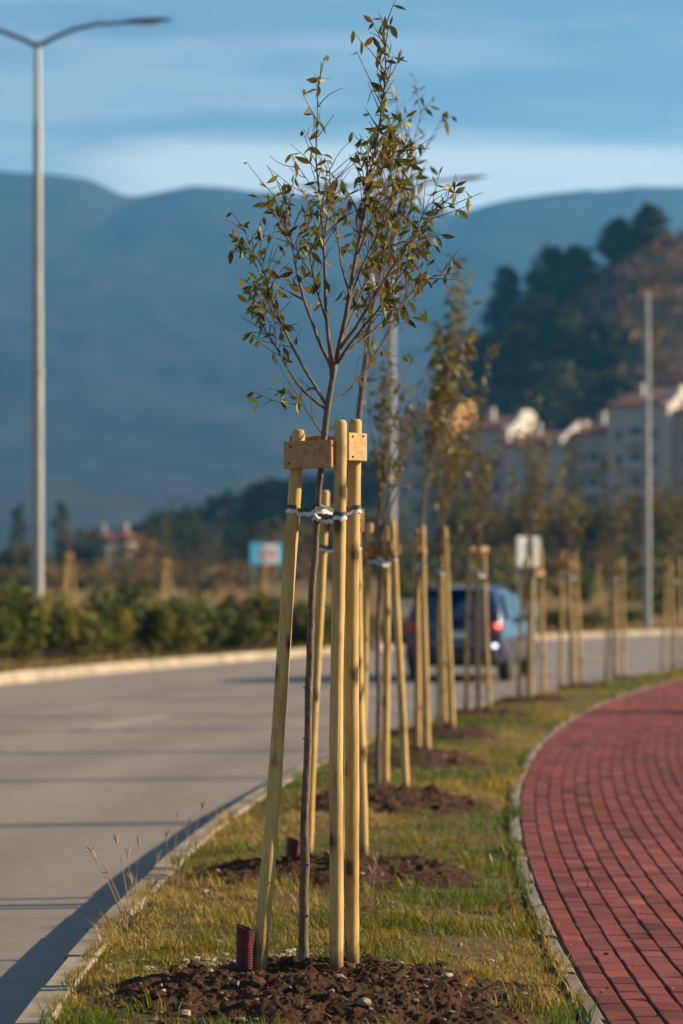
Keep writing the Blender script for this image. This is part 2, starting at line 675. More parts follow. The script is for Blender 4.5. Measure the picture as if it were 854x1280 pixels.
def paving():
    rng = np.random.default_rng(7)
    mb = MB()
    V, F, Cc = [], [], []
    Lb, Wb, gl, gt = .175, .100, .0085, .0035
    nb = 0
    for r in range(26):
        a = 8.0 + (r % 2) * Lb / 2 + rng.uniform(-.02, .02)
        cnt = int((WALK.len - 9) / Lb)
        s0 = a + np.arange(cnt) * Lb
        s1 = s0 + Lb - gt
        d0 = np.full(cnt, r * Wb + .004); d1 = d0 + Wb - gl
        d0 = d0 + rng.normal(0, .0012, cnt); d1 = d1 + rng.normal(0, .0012, cnt)
        c = .005
        zt = rng.normal(0, .0012, cnt)
        tl = rng.normal(0, .0016, (4, cnt))
        outer = [WALK.at(s0, d0), WALK.at(s0, d1), WALK.at(s1, d1), WALK.at(s1, d0)]
        inner = [WALK.at(s0 + c, d0 + c), WALK.at(s0 + c, d1 - c), WALK.at(s1 - c, d1 - c), WALK.at(s1 - c, d0 + c)]
        vv = np.zeros((cnt, 12, 3))
        for k in range(4):
            vv[:, k, :2] = outer[k]; vv[:, k, 2] = -.05
            vv[:, 4 + k, :2] = outer[k]; vv[:, 4 + k, 2] = zt + tl[k] - c
            vv[:, 8 + k, :2] = inner[k]; vv[:, 8 + k, 2] = zt + tl[k]
        xy_ = WALK.at(s0, d0)
        st_ = .80 + .42 * fbm(xy_[:, 0] * 1.1, xy_[:, 1] * .8, 91, 4)
        tone = (rng.normal(1, .20, cnt) * st_)[:, None] * np.array([.150, .038, .030])
        tone[:, 1:] *= rng.normal(1, .10, (cnt, 1))
        V.append(vv.reshape(-1, 3)); Cc.append(np.repeat(tone, 12, 0))
        base = (nb + np.arange(cnt)) * 12
        pat = [[8, 11, 10, 9]] + [[4 + k, 4 + (k + 1) % 4, 8 + (k + 1) % 4, 8 + k][::-1] for k in range(4)] + [[k, (k + 1) % 4, 4 + (k + 1) % 4, 4 + k][::-1] for k in range(4)]
        F.append((base[:, None, None] + np.array(pat)[None]).reshape(-1, 4))
        nb += cnt
    mb.add(np.concatenate(V), np.concatenate(F), np.clip(np.concatenate(Cc), .01, 1))
    o = mb.build('sidewalk', M['brick'])
    o['kind'] = 'structure'
    s_ = np.arange(6, WALK.len - .2, .5)
    dd = np.linspace(-.02, 26 * Wb, 6)
    XY = np.stack([WALK.at(s_, d) for d in dd], 1)
    sheet('sidewalk_bed', XY[..., 0], XY[..., 1], np.full(XY.shape[:2], -.012), M['joint'])
    dd = np.array([26 * Wb, 26 * Wb + .5, 6, 10, 20, 40])
    XY = np.stack([WALK.at(s_, d) for d in dd], 1)
    sheet('lawn', XY[..., 0], XY[..., 1], np.full(XY.shape[:2], -.02), M['vergem'])


paving()

# land beyond the road
s_ = np.concatenate([np.arange(8, FAR.len, 2.0), [FAR.len]])
dd = -np.array([.19, .8, 2, 4, 6, 9, 12, 16, 22, 30, 45, 65, 90, 130, 180, 250, 350, 500, 750, 1100, 1600])
XY = np.stack([FAR.at(s_, d) for d in dd], 1)
sheet('field', XY[..., 0], XY[..., 1], gz(XY[..., 0], XY[..., 1]) - .02, M['fieldm'])

# worn lane dashes
def dash(y0, y1, off, w=.12):
    pts = []
    yy = np.linspace(y0, y1, 8)
    xx = near_x(yy) - off
    return np.stack([xx, xx + w], 1), np.stack([yy, yy], 1)


for y0 in (8, 17.5, 27, 36.5, 46, 55.5):
    a, b = dash(y0 + 2.2, y0 + 5.2, 4.15)
    o = sheet('lane_marking', a, b, np.full(a.shape, -.146), M['paint'])

# ------------------------------------------------------------------ mountains and hill
def ridge_grid(name, pts, y_foot, y_ridge, y_back, z_foot, amp, mat, px0, px1, ncol, nrow, seed, nscale):
    px = np.linspace(px0, px1, ncol)
    rp = np.array(pts, float)
    ry = np.interp(px, rp[:, 0], rp[:, 1])
    k = np.ones(3) / 3
    ry = np.convolve(np.pad(ry + (fbm(px / 26, px * 0, seed + 3, 4) - .5) * 5, 1, mode='edge'), k, 'valid')
    t = np.concatenate([np.linspace(0, 1, nrow), np.linspace(1.08, 1.6, 8)])
    Yd = np.where(t <= 1, y_foot + (y_ridge - y_foot) * t, y_ridge + (y_back - y_ridge) * (t - 1) / .6)
    XX = (px[None, :] - CX) / FPX * y_ridge * (Yd[:, None] / y_ridge) ** .6
    YY = np.repeat(Yd[:, None], ncol, 1)
    H = CAM_H - (ry - HY) / FPX * y_ridge
    tt = np.minimum(t, 1)
    prof = tt ** 1.25
    back = np.where(t > 1, 1 - .9 * (t - 1), 1)
    n = fbm(XX / nscale, YY / nscale, seed, 5) - .5
    # spurs run down aslant, not straight at the road, and lose themselves towards the foot
    Hs = np.stack([np.interp(px + 260 * (1 - min(q, 1)), px, H) for q in t])
    mean = np.convolve(np.pad(H, 30, mode='edge'), np.ones(61) / 61, 'valid')
    wgt = sstep(.55, 1.0, tt)[:, None]
    Hs = Hs * wgt + mean[None, :] * (1 - wgt)
    gul = np.abs(fbm(XX / (nscale * .55) + YY / (nscale * 1.4) + 7, YY / (nscale * .8), seed + 9, 5) - .5)
    ZZ = z_foot + ((Hs if px0 < 0 else H[None, :]) - z_foot) * (prof * back)[:, None] + (amp * n * 1.2 - amp * 1.6 * gul) * (np.sin(np.pi * np.minimum(tt, .995)) ** .7)[:, None]
    lim = CAM_H + (H[None, :] - CAM_H) * YY / y_ridge * .985
    ZZ = np.where((t < .97)[:, None], np.minimum(ZZ, lim), ZZ)
    o = sheet(name, XX, YY, ZZ, mat)
    return XX, YY, ZZ


MRIDGE = [(-700, 300), (-300, 190), (-100, 205), (0, 213), (60, 217), (110, 224), (140, 238), (158, 247), (180, 243), (240, 230), (300, 236), (360, 243), (430, 246),
          (500, 252), (570, 264), (620, 252), (680, 242), (740, 238), (800, 234), (854, 233), (930, 250), (1010, 400), (1100, 600), (1250, 715), (1700, 732)]
ridge_grid('mountain', MRIDGE, 1300, 3200, 4200, 4, 36, M['mount'], -700, 1700, 380, 90, 11, 420)

HRIDGE = [(60, 735), (120, 708), (180, 662), (240, 640), (290, 622), (340, 610), (420, 596), (480, 566), (540, 515), (575, 468), (610, 432), (650, 405), (700, 375),
          (740, 345), (790, 306), (854, 292), (950, 300), (1060, 420), (1200, 640), (1400, 725)]
HX, HYY, HZ = ridge_grid('hill', HRIDGE, 340, 500, 760, 4, 4, M['hillm'], 60, 1400, 170, 50, 21, 60)


def hill_at(px, t):
    """point of the hill surface: photo column, 0 foot .. 1 ridge"""
    j = (px - 60) / (1340) * 169
    i = t * 49
    i0, j0 = int(min(max(i, 0), 48)), int(min(max(j, 0), 168))
    fi, fj = i - i0, j - j0
    def q(A):
        return (A[i0, j0] * (1 - fi) + A[i0 + 1, j0] * fi) * (1 - fj) + (A[i0, j0 + 1] * (1 - fi) + A[i0 + 1, j0 + 1] * fi) * fj
    return np.array([q(HX), q(HYY), q(HZ)])


# ------------------------------------------------------------------ haze: the air between here and the mountains
def haze():
    mb = MB()
    mb.box((0, 2450, 318), (6400, 5300, 640))
    m = bpy.data.materials.new('haze_air')
    m.use_nodes = True
    N, L = m.node_tree.nodes, m.node_tree.links
    N.remove(N['Principled BSDF'])
    pv = N.new('ShaderNodeVolumePrincipled')
    pv.inputs['Color'].default_value = (.115, .50, 1.0, 1)
    pv.inputs['Density'].default_value = HAZE
    pv.inputs['Anisotropy'].default_value = .3
    L.new(pv.outputs[0], N['Material Output'].inputs['Volume'])
    o = mb.build('haze', m)
    tag(o, 'thin blue haze lying between the road and the mountains', 'haze', kind='stuff')


HAZE = 1.6e-4
haze()

# ------------------------------------------------------------------ vegetation helpers
def quads(rng, cen, size, asp=.6, up=0.0):
    """one small leaf-shaped face per centre, random attitude"""
    n = len(cen)
    a = rng.normal(size=(n, 3)); a[:, 2] += up
    a /= np.linalg.norm(a, axis=1)[:, None]
    b = np.cross(a, rng.normal(size=(n, 3)))
    b /= np.linalg.norm(b, axis=1)[:, None] + 1e-9
    s = (np.asarray(size) * rng.uniform(.6, 1.4, n))[:, None]
    a, b = a * s, b * s * asp
    v = np.stack([cen - a, cen + b * .9 - a * .1, cen + a, cen - b * .9 - a * .1], 1).reshape(-1, 3)
    f = np.arange(4 * n).reshape(n, 4)
    return v, f


def blob_pts(rng, c, r, n, shell=.55):
    d = rng.normal(size=(n, 3))
    d /= np.linalg.norm(d, axis=1)[:, None]
    rr = rng.uniform(shell ** 3, 1, n) ** (1 / 3)
    return np.asarray(c) + d * rr[:, None] * np.asarray(r)


def cols(rng, pal, n, jit=.18):
    pal = np.asarray(pal, float)
    c = pal[rng.integers(0, len(pal), n)]
    return np.clip(c * rng.normal(1, jit, (n, 1)), .002, 1)


def bush(rng, mb, c, r, n, size, pal, sub=6):
    """uneven crown: several overlapping leaf clumps of their own tone"""
    c = np.asarray(c, float); r = np.asarray(r, float)
    for k in range(sub):
        d = rng.normal(size=3); d /= np.linalg.norm(d)
        d[2] = d[2] * .8
        cc = c + d * r * rng.uniform(.25, .62)
        rr = r * rng.uniform(.38, .62)
        m = max(4, n // sub)
        p = blob_pts(rng, cc, rr, m)
        v, f = quads(rng, p, size)
        base = np.asarray(pal[rng.integers(len(pal))])
        mb.add(v, f, np.repeat(np.clip(base * rng.normal(1, .22, (m, 1)), .002, 1), 4, 0))


DARKG = [(.032, .048, .022), (.050, .060, .026), (.022, .036, .018)]
OLIVE = [(.07, .075, .02), (.09, .085, .025), (.05, .06, .02)]
AUTUMN = [(.20, .10, .035), (.15, .10, .035), (.10, .085, .03), (.25, .13, .035)]
HEDGE = [(.08, .11, .024), (.11, .125, .028), (.05, .075, .02), (.18, .155, .036)]
BROWN = [(.24, .125, .065), (.19, .10, .055), (.28, .15, .07), (.11, .085, .04)]


# ------------------------------------------------------------------ the young trees and their stakes
LEAFPAL = np.array([(.12, .125, .022), (.085, .105, .020), (.15, .145, .024), (.20, .165, .026), (.060, .080, .02), (.12, .105, .022), (.12, .075, .025)])
LEAFPAL_Y = np.array([(.15, .14, .024), (.22, .165, .03), (.11, .115, .022), (.075, .085, .02), (.18, .12, .025)])


def leaf_mesh(rng, mb, p, d, ln, pal, w=.36):
    d = Vector(d).normalized()
    side = d.cross(Vector(rng.normal(size=3))).normalized()
    nrm = side.cross(d)
    fold = rng.uniform(.05, .35)
    curl = rng.uniform(.05, .35) * (1 if rng.random() < .8 else -1)
    W = ln * w * .5 * rng.uniform(.75, 1.15)
    def q(t, s_, hw):
        return Vector(p) + d * (ln * t) - nrm * (curl * ln * t * t) + side * (s_ * hw) + nrm * (abs(s_) * fold * hw)
    prof = [(.0, .05), (.18, .62), (.40, 1.0), (.65, .82), (.85, .40)]
    v, f = [], []
    for t, h in prof:
        v += [q(t, -1, h * W), q(t, 0, 0), q(t, 1, h * W)]
    v.append(q(1, 0, 0))
    for k in range(4):
        a = k * 3
        f += [(a, a + 1, a + 4, a + 3), (a + 1, a + 2, a + 5, a + 4)]
    f += [(12, 13, 15), (13, 14, 15)]
    c = pal[rng.integers(len(pal))] * rng.normal(1, .15)
    cc = np.tile(np.clip(c, .003, 1), (16, 1))
    if rng.random() < .3:
        cc[9:] = cc[9:] * np.array([1.3, .85, .6])
    mb.add([tuple(x) for x in v], f, cc)


def smooth_path(pts, n):
    pts = np.asarray(pts, float)
    s_ = np.concatenate([[0], np.cumsum(np.linalg.norm(np.diff(pts, axis=0), axis=1))])
    u = np.linspace(0, s_[-1], n)
    out = np.stack([np.interp(u, s_, pts[:, k]) for k in range(3)], 1)
    for _ in range(2):
        out[1:-1] = (out[:-2] + 2 * out[1:-1] + out[2:]) / 4
    return out


def twigs_and_leaves(rng, wood, leaves, path, r0, pal, dens, t0, lsize, spread=1.0, leafy=1.0):
    s_ = np.concatenate([[0], np.cumsum(np.linalg.norm(np.diff(path, axis=0), axis=1))])
    L = s_[-1]
    n = int(L * dens)
    for k in range(n):
        t = t0 + (1 - t0) * (k + rng.uniform(0, 1)) / max(n, 1)
        i = min(int(t * (len(path) - 1)), len(path) - 2)
        fr = t * (len(path) - 1) - i
        p = path[i] * (1 - fr) + path[i + 1] * fr
        ax = path[i + 1] - path[i]; ax = ax / (np.linalg.norm(ax) + 1e-9)
        out = rng.normal(size=3); out -= ax * out.dot(ax); out /= np.linalg.norm(out)
        d = ax * .75 + out * .65 * spread + np.array([0, 0, .12])
        d /= np.linalg.norm(d)
        ln = rng.uniform(.05, .20) * (1.15 - .5 * t)
        if rng.random() < .18: ln *= 1.6
        m = 4
        pts = [p]
        dd = d.copy()
        for q in range(m):
            dd = dd + rng.normal(0, .10, 3); dd /= np.linalg.norm(dd)
            pts.append(pts[-1] + dd * ln / m)
        wood.tube(pts, np.linspace(min(.0028, r0), .0010, m + 1), 4, caps=False)
        if rng.random() < leafy:
            for q in range(rng.integers(1, 4)):
                a = pts[rng.integers(1, m + 1)]
                ld = dd * rng.uniform(.1, .9) + rng.normal(0, .55, 3) + np.array([0, 0, -rng.uniform(.3, 1.3)])
                leaf_mesh(rng, leaves, a, ld, lsize * rng.uniform(.6, 1.2), pal)
    # leaves straight off the branch
    for k in range(int(L * dens * .35 * leafy)):
        t = t0 + (1 - t0) * rng.random()
        i = min(int(t * (len(path) - 1)), len(path) - 2)
        leaf_mesh(rng, leaves, path[i], rng.normal(0, .6, 3) + np.array([0, 0, -.5]), lsize * rng.uniform(.6, 1.15), pal)
    for q in range(3):
        leaf_mesh(rng, leaves, path[-1], rng.normal(0, .5, 3) + np.array([0, 0, -.1]), lsize * rng.uniform(.5, 1.0), pal)


def young_tree(loc, trunk, branches, seed, pal, label, group, lsize=.068, dens=20, leafy=.8, seg=10, subs=0, t0=.22):
    """trunk, branches: (points relative to the tree's foot, radii)"""
    rng = np.random.default_rng(seed)
    root = empty('young_tree', loc)
    tag(root, label, 'tree', group)
    wood, leaves = MB(), MB()
    tp, tr = trunk
    n = 26
    path = smooth_path(tp, n)
    path[2:-2] += rng.normal(0, .0022, (n - 4, 3)) * np.array([1, 1, 0])
    rr = np.interp(np.linspace(0, 1, n), np.linspace(0, 1, len(tr)), tr)
    rr = rr * (1 + rng.normal(0, .03, n))
    wood.tube(path, rr, seg)
    for k in range(14):        # bud scars and small stubs
        i = rng.integers(3, n - 2)
        d = rng.normal(size=3); d[2] = .3; d /= np.linalg.norm(d)
        wood.tube([path[i], path[i] + d * (rr[i] + rng.uniform(.003, .010))], [rr[i] * .35, rr[i] * .18], 5)
    for pts, ra, rb, dn, lf in branches:
        m = 16
        bp = smooth_path(pts, m)
        wig = rng.normal(0, .006, (m, 3)); wig[0] = 0
        bp = bp + np.cumsum(wig, 0) * .35
        wood.tube(bp, np.linspace(ra, rb, m), 6)
        twigs_and_leaves(rng, wood, leaves, bp, rb * 1.6, pal, dens * dn, t0, lsize, leafy=leafy * lf)
        for q in range(subs):                 # finer upright side branches
            i = int(rng.uniform(.32, .80) * (m - 1))
            ax = bp[i + 1] - bp[i]; ax /= np.linalg.norm(ax)
            o = rng.normal(size=3); o -= ax * o.dot(ax); o /= np.linalg.norm(o)
            d0 = ax * .85 + o * .5
            sb = [bp[i]]
            L_ = rng.uniform(.12, .30)
            for w in range(5):
                d0 = d0 + np.array([0, 0, .10]) + rng.normal(0, .06, 3); d0 /= np.linalg.norm(d0)
                sb.append(sb[-1] + d0 * L_ / 5)
            sb = smooth_path(sb, 8)
            wood.tube(sb, np.linspace(min(.0036, ra * .5), .0010, 8), 5)
            twigs_and_leaves(rng, wood, leaves, sb, .002, pal, dens * dn * .75, .3, lsize, leafy=leafy * lf * .7)
    wood.build('trunk', M['bark'], root, smooth=True)
    leaves.build('crown', M['leaf'], root, smooth=True)
    return root


def rel(pts, Y, loc, deps):
    out = []
    for i, (px, py) in enumerate(pts):
        d = deps[0] + (deps[1] - deps[0]) * i / (len(pts) - 1)
        out.append(tuple(P(px, py, Y + d) - Vector(loc)))
    return out


def hero_tree():
    Y = 9.3
    b = P(380, 1232, Y)
    loc = (b.x, b.y, 0)
    R = lambda pts, d0, d1: rel(pts, Y, loc, (d0, d1))
    trunk = (R([(380, 1240), (380, 1180), (380, 1100), (382, 1020), (384, 950), (387, 860), (389, 780), (394, 690), (398, 625), (403, 560), (408, 515), (414, 478), (420, 452)], 0, 0),
             [.0230, .0195, .0180, .0170, .0162, .0155, .015, .0148, .014, .0128, .0122, .0128, .0105])
    S = 1
    br = [
        (R([(420, 454), (428, 415), (437, 370), (446, 320), (455, 262), (464, 205), (472, 152), (478, 108), (480, 68), (477, 34)], 0, .10), .0105, .0018, 1.5, 1.1),
        (R([(415, 474), (411, 420), (408, 360), (405, 300), (401, 240), (398, 190), (402, 150), (403, 105)], 0, -.18), .0088, .0014, .8, .75),
        (R([(416, 466), (396, 420), (378, 375), (366, 330), (360, 285), (356, 232)], 0, .25), .0078, .0014, .9, .9),
        (R([(409, 508), (385, 470), (362, 430), (345, 390), (333, 350), (325, 322), (312, 307), (296, 300)], 0, -.28), .0066, .0012, 1.1, 1.1),
        (R([(408, 512), (380, 490), (355, 452), (340, 420), (326, 395), (320, 368)], 0, .28), .0056, .0012, .9, 1.0),
        (R([(424, 436), (450, 400), (475, 360), (498, 320), (520, 287), (540, 262), (566, 244)], 0, -.22), .0076, .0013, 1.0, 1.0),
        (R([(421, 450), (455, 425), (490, 398), (515, 370), (540, 350), (566, 338)], 0, .30), .0066, .0013, 1.0, 1.0),
        (R([(428, 415), (440, 362), (460, 312), (480, 270), (500, 230), (516, 186)], 0, .16), .0066, .0013, .9, .8),
        (R([(437, 370), (425, 320), (418, 270), (412, 226)], 0, .30), .0050, .0012, .9, .8),
        (R([(421, 455), (440, 430), (470, 395), (500, 345), (526, 300)], 0, -.38), .0060, .0012, .9, .9),
        (R([(410, 505), (432, 492), (452, 466), (474, 440)], 0, .12), .0040, .0010, .6, .5),
        (R([(447, 318), (470, 265), (490, 215), (505, 182)], 0, -.14), .0046, .0012, 1.0, .8),
        (R([(418, 460), (405, 400), (388, 350), (380, 300), (385, 250)], 0, -.35), .0056, .0012, .9, .9),
        (R([(404, 545), (388, 520), (372, 500), (352, 482)], 0, .2), .0034, .0010, .6, .5),
        (R([(424, 432), (447, 380), (462, 345), (470, 330)], 0, .36), .0050, .0012, 1.0, 1.0),
    ]
    young_tree(loc, trunk, br, 5, LEAFPAL, 'tallest young tree in sharp focus, tied between the nearest yellow stakes', 'young trees planted along the verge', lsize=.056, dens=32, leafy=.95, seg=12, subs=2, t0=.36)


def auto_tree(loc, height, seed, pal, label, group, lean=(0, 0), fork=1.9, leafy=.8, dens=15, lsize=.075, r0=.021, spread=1.0):
    rng = np.random.default_rng(seed)
    lx, ly = lean
    zt = fork + .35
    tp = [(0, 0, -.05)]
    for k in range(1, 7):
        z = zt * k / 6
        tp.append((lx * z ** 3 / 16 + rng.normal(0, .010), ly * z + rng.normal(0, .010), z))
    top = np.array(tp[-1])
    br = []
    nb = 12
    for k in range(nb):
        h = k / (nb - 1)
        z0 = fork + (.35 * min(1, h * 1.4)) - .25 * (rng.random() < .3)
        z0 = min(z0, zt)
        p0 = np.array([lx * z0 ** 3 / 16, ly * z0, z0])
        a = k * 2.4 + rng.uniform(-.5, .5)
        sp = spread * rng.uniform(.25, .62) * (1 - .75 * h)
        ln = (height - z0) * (1.0 if k == nb - 1 else rng.uniform(.5, .9))
        o = np.array([math.cos(a), math.sin(a), 0])
        pts = []
        for t in (0, .2, .45, .7, 1):
            pts.append(p0 + np.array([lx * 2.2, ly * .6, 1]) * ln * t + o * sp * (t ** .8) + rng.normal(0, .025, 3) * (t > 0))
        br.append((pts, .010 if k == nb - 1 else .006, .0013, 1, 1))
    return young_tree(loc, (tp, [r0, r0 * .85, r0 * .8, r0 * .75, r0 * .62]), br, seed + 100, pal, label, group, lsize, dens, leafy, 8)


def stake_mesh(rng, p0, p1, r0, r1):
    p0, p1 = Vector(p0), Vector(p1)
    n = 22
    ax = (p1 - p0)
    side = ax.cross(Vector((0, 1, 0))).normalized()
    bow = rng.normal(0, .006); ph = rng.uniform(0, 6)
    pts, rr = [], []
    for i in range(n):
        t = i / (n - 1)
        pts.append(p0 + ax * t + side * (bow * math.sin(math.pi * t) + .0018 * math.sin(9 * t + ph)))
        rr.append((r0 + (r1 - r0) * t) * (1 + rng.normal(0, .018) + .05 * max(0, math.sin(t * 31 + ph)) ** 12))
    u = ax.normalized()
    pts += [p1 + u * .008, p1 + u * .013]           # rounded sawn top
    rr[-1] = r1
    rr += [r1 * .86, r1 * .62]
    mb = MB()
    mb.tube(pts, rr, 16, jitter=.02, rng=rng)
    return mb


def tie_mesh(rng, c, r, tr, tr_r):
    """strap: a band round the stake and two runs of webbing to the trunk, frayed pale lower edge"""
    mb = MB()
    c, tr = Vector(c), Vector(tr)
    H = .030
    dark, pale = np.array((.035, .040, .045)), np.array((.55, .55, .56))

    def strip(pts, closed=False):
        v, cc, f = [], [], []
        n = len(pts)
        for i, p in enumerate(pts):
            j = rng.uniform(-.004, .003)
            dz = .003 * math.sin(i * 1.7)
            for h, col in ((H * .5 + dz, dark), (.0 + dz, dark * 1.6), (-.002 + dz, pale), (-H * .5 + j + dz, pale * rng.uniform(.8, 1.1))):
                v.append((p[0], p[1], p[2] + h)); cc.append(col)
        m = 4
        for i in range(n if closed else n - 1):
            i2 = (i + 1) % n
            for k in range(m - 1):
                f.append((i * m + k, i2 * m + k, i2 * m + k + 1, i * m + k + 1))
        mb.add(v, f, np.array(cc))
    k = 18
    ring = [(c.x + r * 1.07 * math.cos(2 * math.pi * i / k), c.y + r * 1.07 * math.sin(2 * math.pi * i / k), c.z) for i in range(k)]
    strip(ring, True)
    ring = [(tr.x + tr_r * 1.25 * math.cos(2 * math.pi * i / 12), tr.y + tr_r * 1.25 * math.sin(2 * math.pi * i / 12), tr.z) for i in range(12)]
    strip(ring, True)
    d = (tr - c); d.z = 0
    n = Vector((-d.y, d.x, 0)).normalized()
    for sg in (-1, 1):
        a, b = c + n * r * 1.05 * sg, tr + n * tr_r * 1.2 * -sg
        pts = []
        for i in range(11):
            t = i / 10
            p = a.lerp(b, t)
            pts.append((p.x, p.y, p.z - .012 * math.sin(math.pi * t) + rng.normal(0, .0012)))
        strip(pts)
    # a loose knot
    mb.tube([tr + n * .03 + Vector((0, -.02, .01)), tr + Vector((.0, -.03, -.012)), tr - n * .03 + Vector((0, -.02, .004))], [.007, .010, .006], 6, col=pale)
    return mb


def tree_support(loc, stakes, trunk_at, label, group, seed, boards=(), tie_z=1.80, r=(.0285, .0248), ties=True, tied=None, tie_dz=(0, -.03, 0)):
    """stakes: list of (base, top) world points"""
    rng = np.random.default_rng(seed)
    root = empty('tree_support', loc)
    tag(root, label, 'tree stakes', group)
    L = Vector(loc)
    st = [(Vector(a) - L, Vector(b) - L) for a, b in stakes]
    tops = []
    for a, b in st:
        k = rng.uniform(.96, 1.05)
        stake_mesh(rng, a, b, r[0] * k, r[1] * k).build('stake', M['stake'], root, smooth=True)
    cen = sum((b for a, b in st), Vector()) / len(st)

    def on(i, z):
        a, b = st[i]
        t = (z - a.z) / (b.z - a.z)
        return a.lerp(b, t)
    for bd in boards:
        i, j, z, h, side, over = bd[:6]
        pi, pj = on(i, z), on(j, z)
        d = (pj - pi); d.z = 0
        ln = d.length
        d.normalize()
        n = Vector((-d.y, d.x, 0)) * side
        th = bd[6] if len(bd) > 6 else .024
        c = (pi + pj) / 2 + n * (r[1] + th / 2 + .001) + d * ((over[1] - over[0]) / 2)
        rot = Matrix(((d.x, n.x, 0), (d.y, n.y, 0), (0, 0, 1)))
        mb = MB()
        Lx = ln + over[0] + over[1]
        mb.box(c, (Lx, th, h), rot, bevel=.0025)
        o = mb.build('brace_board', M['board'], root)
        for e, p in ((0, pi), (1, pj)):
            for dz in (-.3, .3):
                nb = MB()
                q = p + n * (r[1] + th + .002) + Vector((0, 0, dz * h)) + d * rng.uniform(-.008, .008)
                nb.tube([q - n * .004, q + n * .0015], .0042, 8)
                if seed < 73: nb.build('nail', M['nail'], o)
    if ties:
        for i in range(len(st)) if tied is None else tied:
            z = tie_z - .0 + tie_dz[i % len(tie_dz)]
            c = on(i, z)
            tp = trunk_at(z) - L
            rr = r[0] + (r[1] - r[0]) * (z / 2.1)
            tie_mesh(rng, c, rr, tp, .018).build('tie', M['tiem'], root)
    return root


# soil mounds first: their heights carry the stakes and the grass keeps off them
TREES = [  # foot of each verge tree: x, y
    (-.145, 9.30), (.02, 12.95), (.27, 17.4), (.66, 21.5), (1.01, 25.2), (1.66, 29.3), (2.53, 32.9), (3.62, 38.2), (4.72, 42.0), (6.45, 46.8)]
MOUNDS = [(-.07, 8.95, .88, .86), (.02, 12.75, .86, .72), (.30, 17.0, .72, .95), (.62, 21.4, .68, 1.05), (.98, 25.2, .66, 1.1), (1.6, 29.3, .7, 1.1),
          (2.45, 33.0, .7, 1.1), (3.5, 38.2, .7, 1.1), (4.6, 42.1, .7, 1.1), (6.3, 46.8, .7, 1.1)]
MH = [.060, .065, .10, .09, .08, .07, .06, .06, .06, .05]


def mound_r(i, x, y):
    cx, cy, rx, ry = MOUNDS[i]
    u, w = (np.asarray(x) - cx) / rx, (np.asarray(y) - cy) / ry
    rr = np.hypot(u, w)
    return rr + .55 * (fbm(np.asarray(x) * 4 + i, np.asarray(y) * 4, 31 + i, 4) - .5)


def mound_z(i, x, y):
    rr = mound_r(i, x, y)
    h = MH[i] * np.clip(1 - rr ** 2, 0, 1) ** .8
    x = np.asarray(x); y = np.asarray(y)
    lump = (fbm(x * 9, y * 9, 3 + i, 4) - .5) * .085 + (np.abs(fbm(x * 26, y * 26, 8 + i, 3) - .5)) * .05 + (fbm(x * 60, y * 60, 28 + i, 2) - .5) * .016
    return verge_z(x, y) - .012 + h + lump * np.clip((1.0 - rr) * 3, 0, 1) - .03 * (rr > 1.04)


def icos():
    t = (1 + 5 ** .5) / 2
    v = np.array([(-1, t, 0), (1, t, 0), (-1, -t, 0), (1, -t, 0), (0, -1, t), (0, 1, t), (0, -1, -t), (0, 1, -t), (t, 0, -1), (t, 0, 1), (-t, 0, -1), (-t, 0, 1)], float)
    v /= np.linalg.norm(v[0])
    f = [(0, 11, 5), (0, 5, 1), (0, 1, 7), (0, 7, 10), (0, 10, 11), (1, 5, 9), (5, 11, 4), (11, 10, 2), (10, 7, 6), (7, 1, 8), (3, 9, 4), (3, 4, 2), (3, 2, 6), (3, 6, 8), (3, 8, 9), (4, 9, 5), (2, 4, 11), (6, 2, 10), (8, 6, 7), (9, 8, 1)]
    return v, f


def ico2():
    v, f = icos()
    v = [tuple(x) for x in v]
    cache = {}
    def mid(a, b):
        k = (min(a, b), max(a, b))
        if k not in cache:
            p = np.array(v[a]) + np.array(v[b]); p /= np.linalg.norm(p)
            cache[k] = len(v); v.append(tuple(p))
        return cache[k]
    g_ = []
    for a, b, c in f:
        ab, bc, ca = mid(a, b), mid(b, c), mid(c, a)
        g_ += [(a, ab, ca), (b, bc, ab), (c, ca, bc), (ab, bc, ca)]
    return np.array(v), g_


ICO1, ICO2 = icos(), ico2()


def lump(rng, c, s_, flat=.7, rough=.22, fine=False):
    v, f = ICO2 if fine else ICO1
    k = 1 + rng.normal(0, rough, (len(v), 1))
    if fine: k = 1 + .5 * (k - 1)
    sc = s_ * np.array([rng.uniform(.75, 1.3), rng.uniform(.75, 1.3), flat * rng.uniform(.8, 1.2)])
    a = rng.uniform(0, 6.28)
    R = np.array([[math.cos(a), -math.sin(a), 0], [math.sin(a), math.cos(a), 0], [0, 0, 1]])
    return (v * k * sc) @ R.T + np.asarray(c), f


ORD = ['first', 'second', 'third', 'fourth', 'fifth', 'sixth', 'seventh', 'eighth', 'ninth', 'tenth', 'eleventh', 'twelfth', 'thirteenth', 'fourteenth', 'fifteenth',
       'sixteenth', 'seventeenth', 'eighteenth', 'nineteenth', 'twentieth']


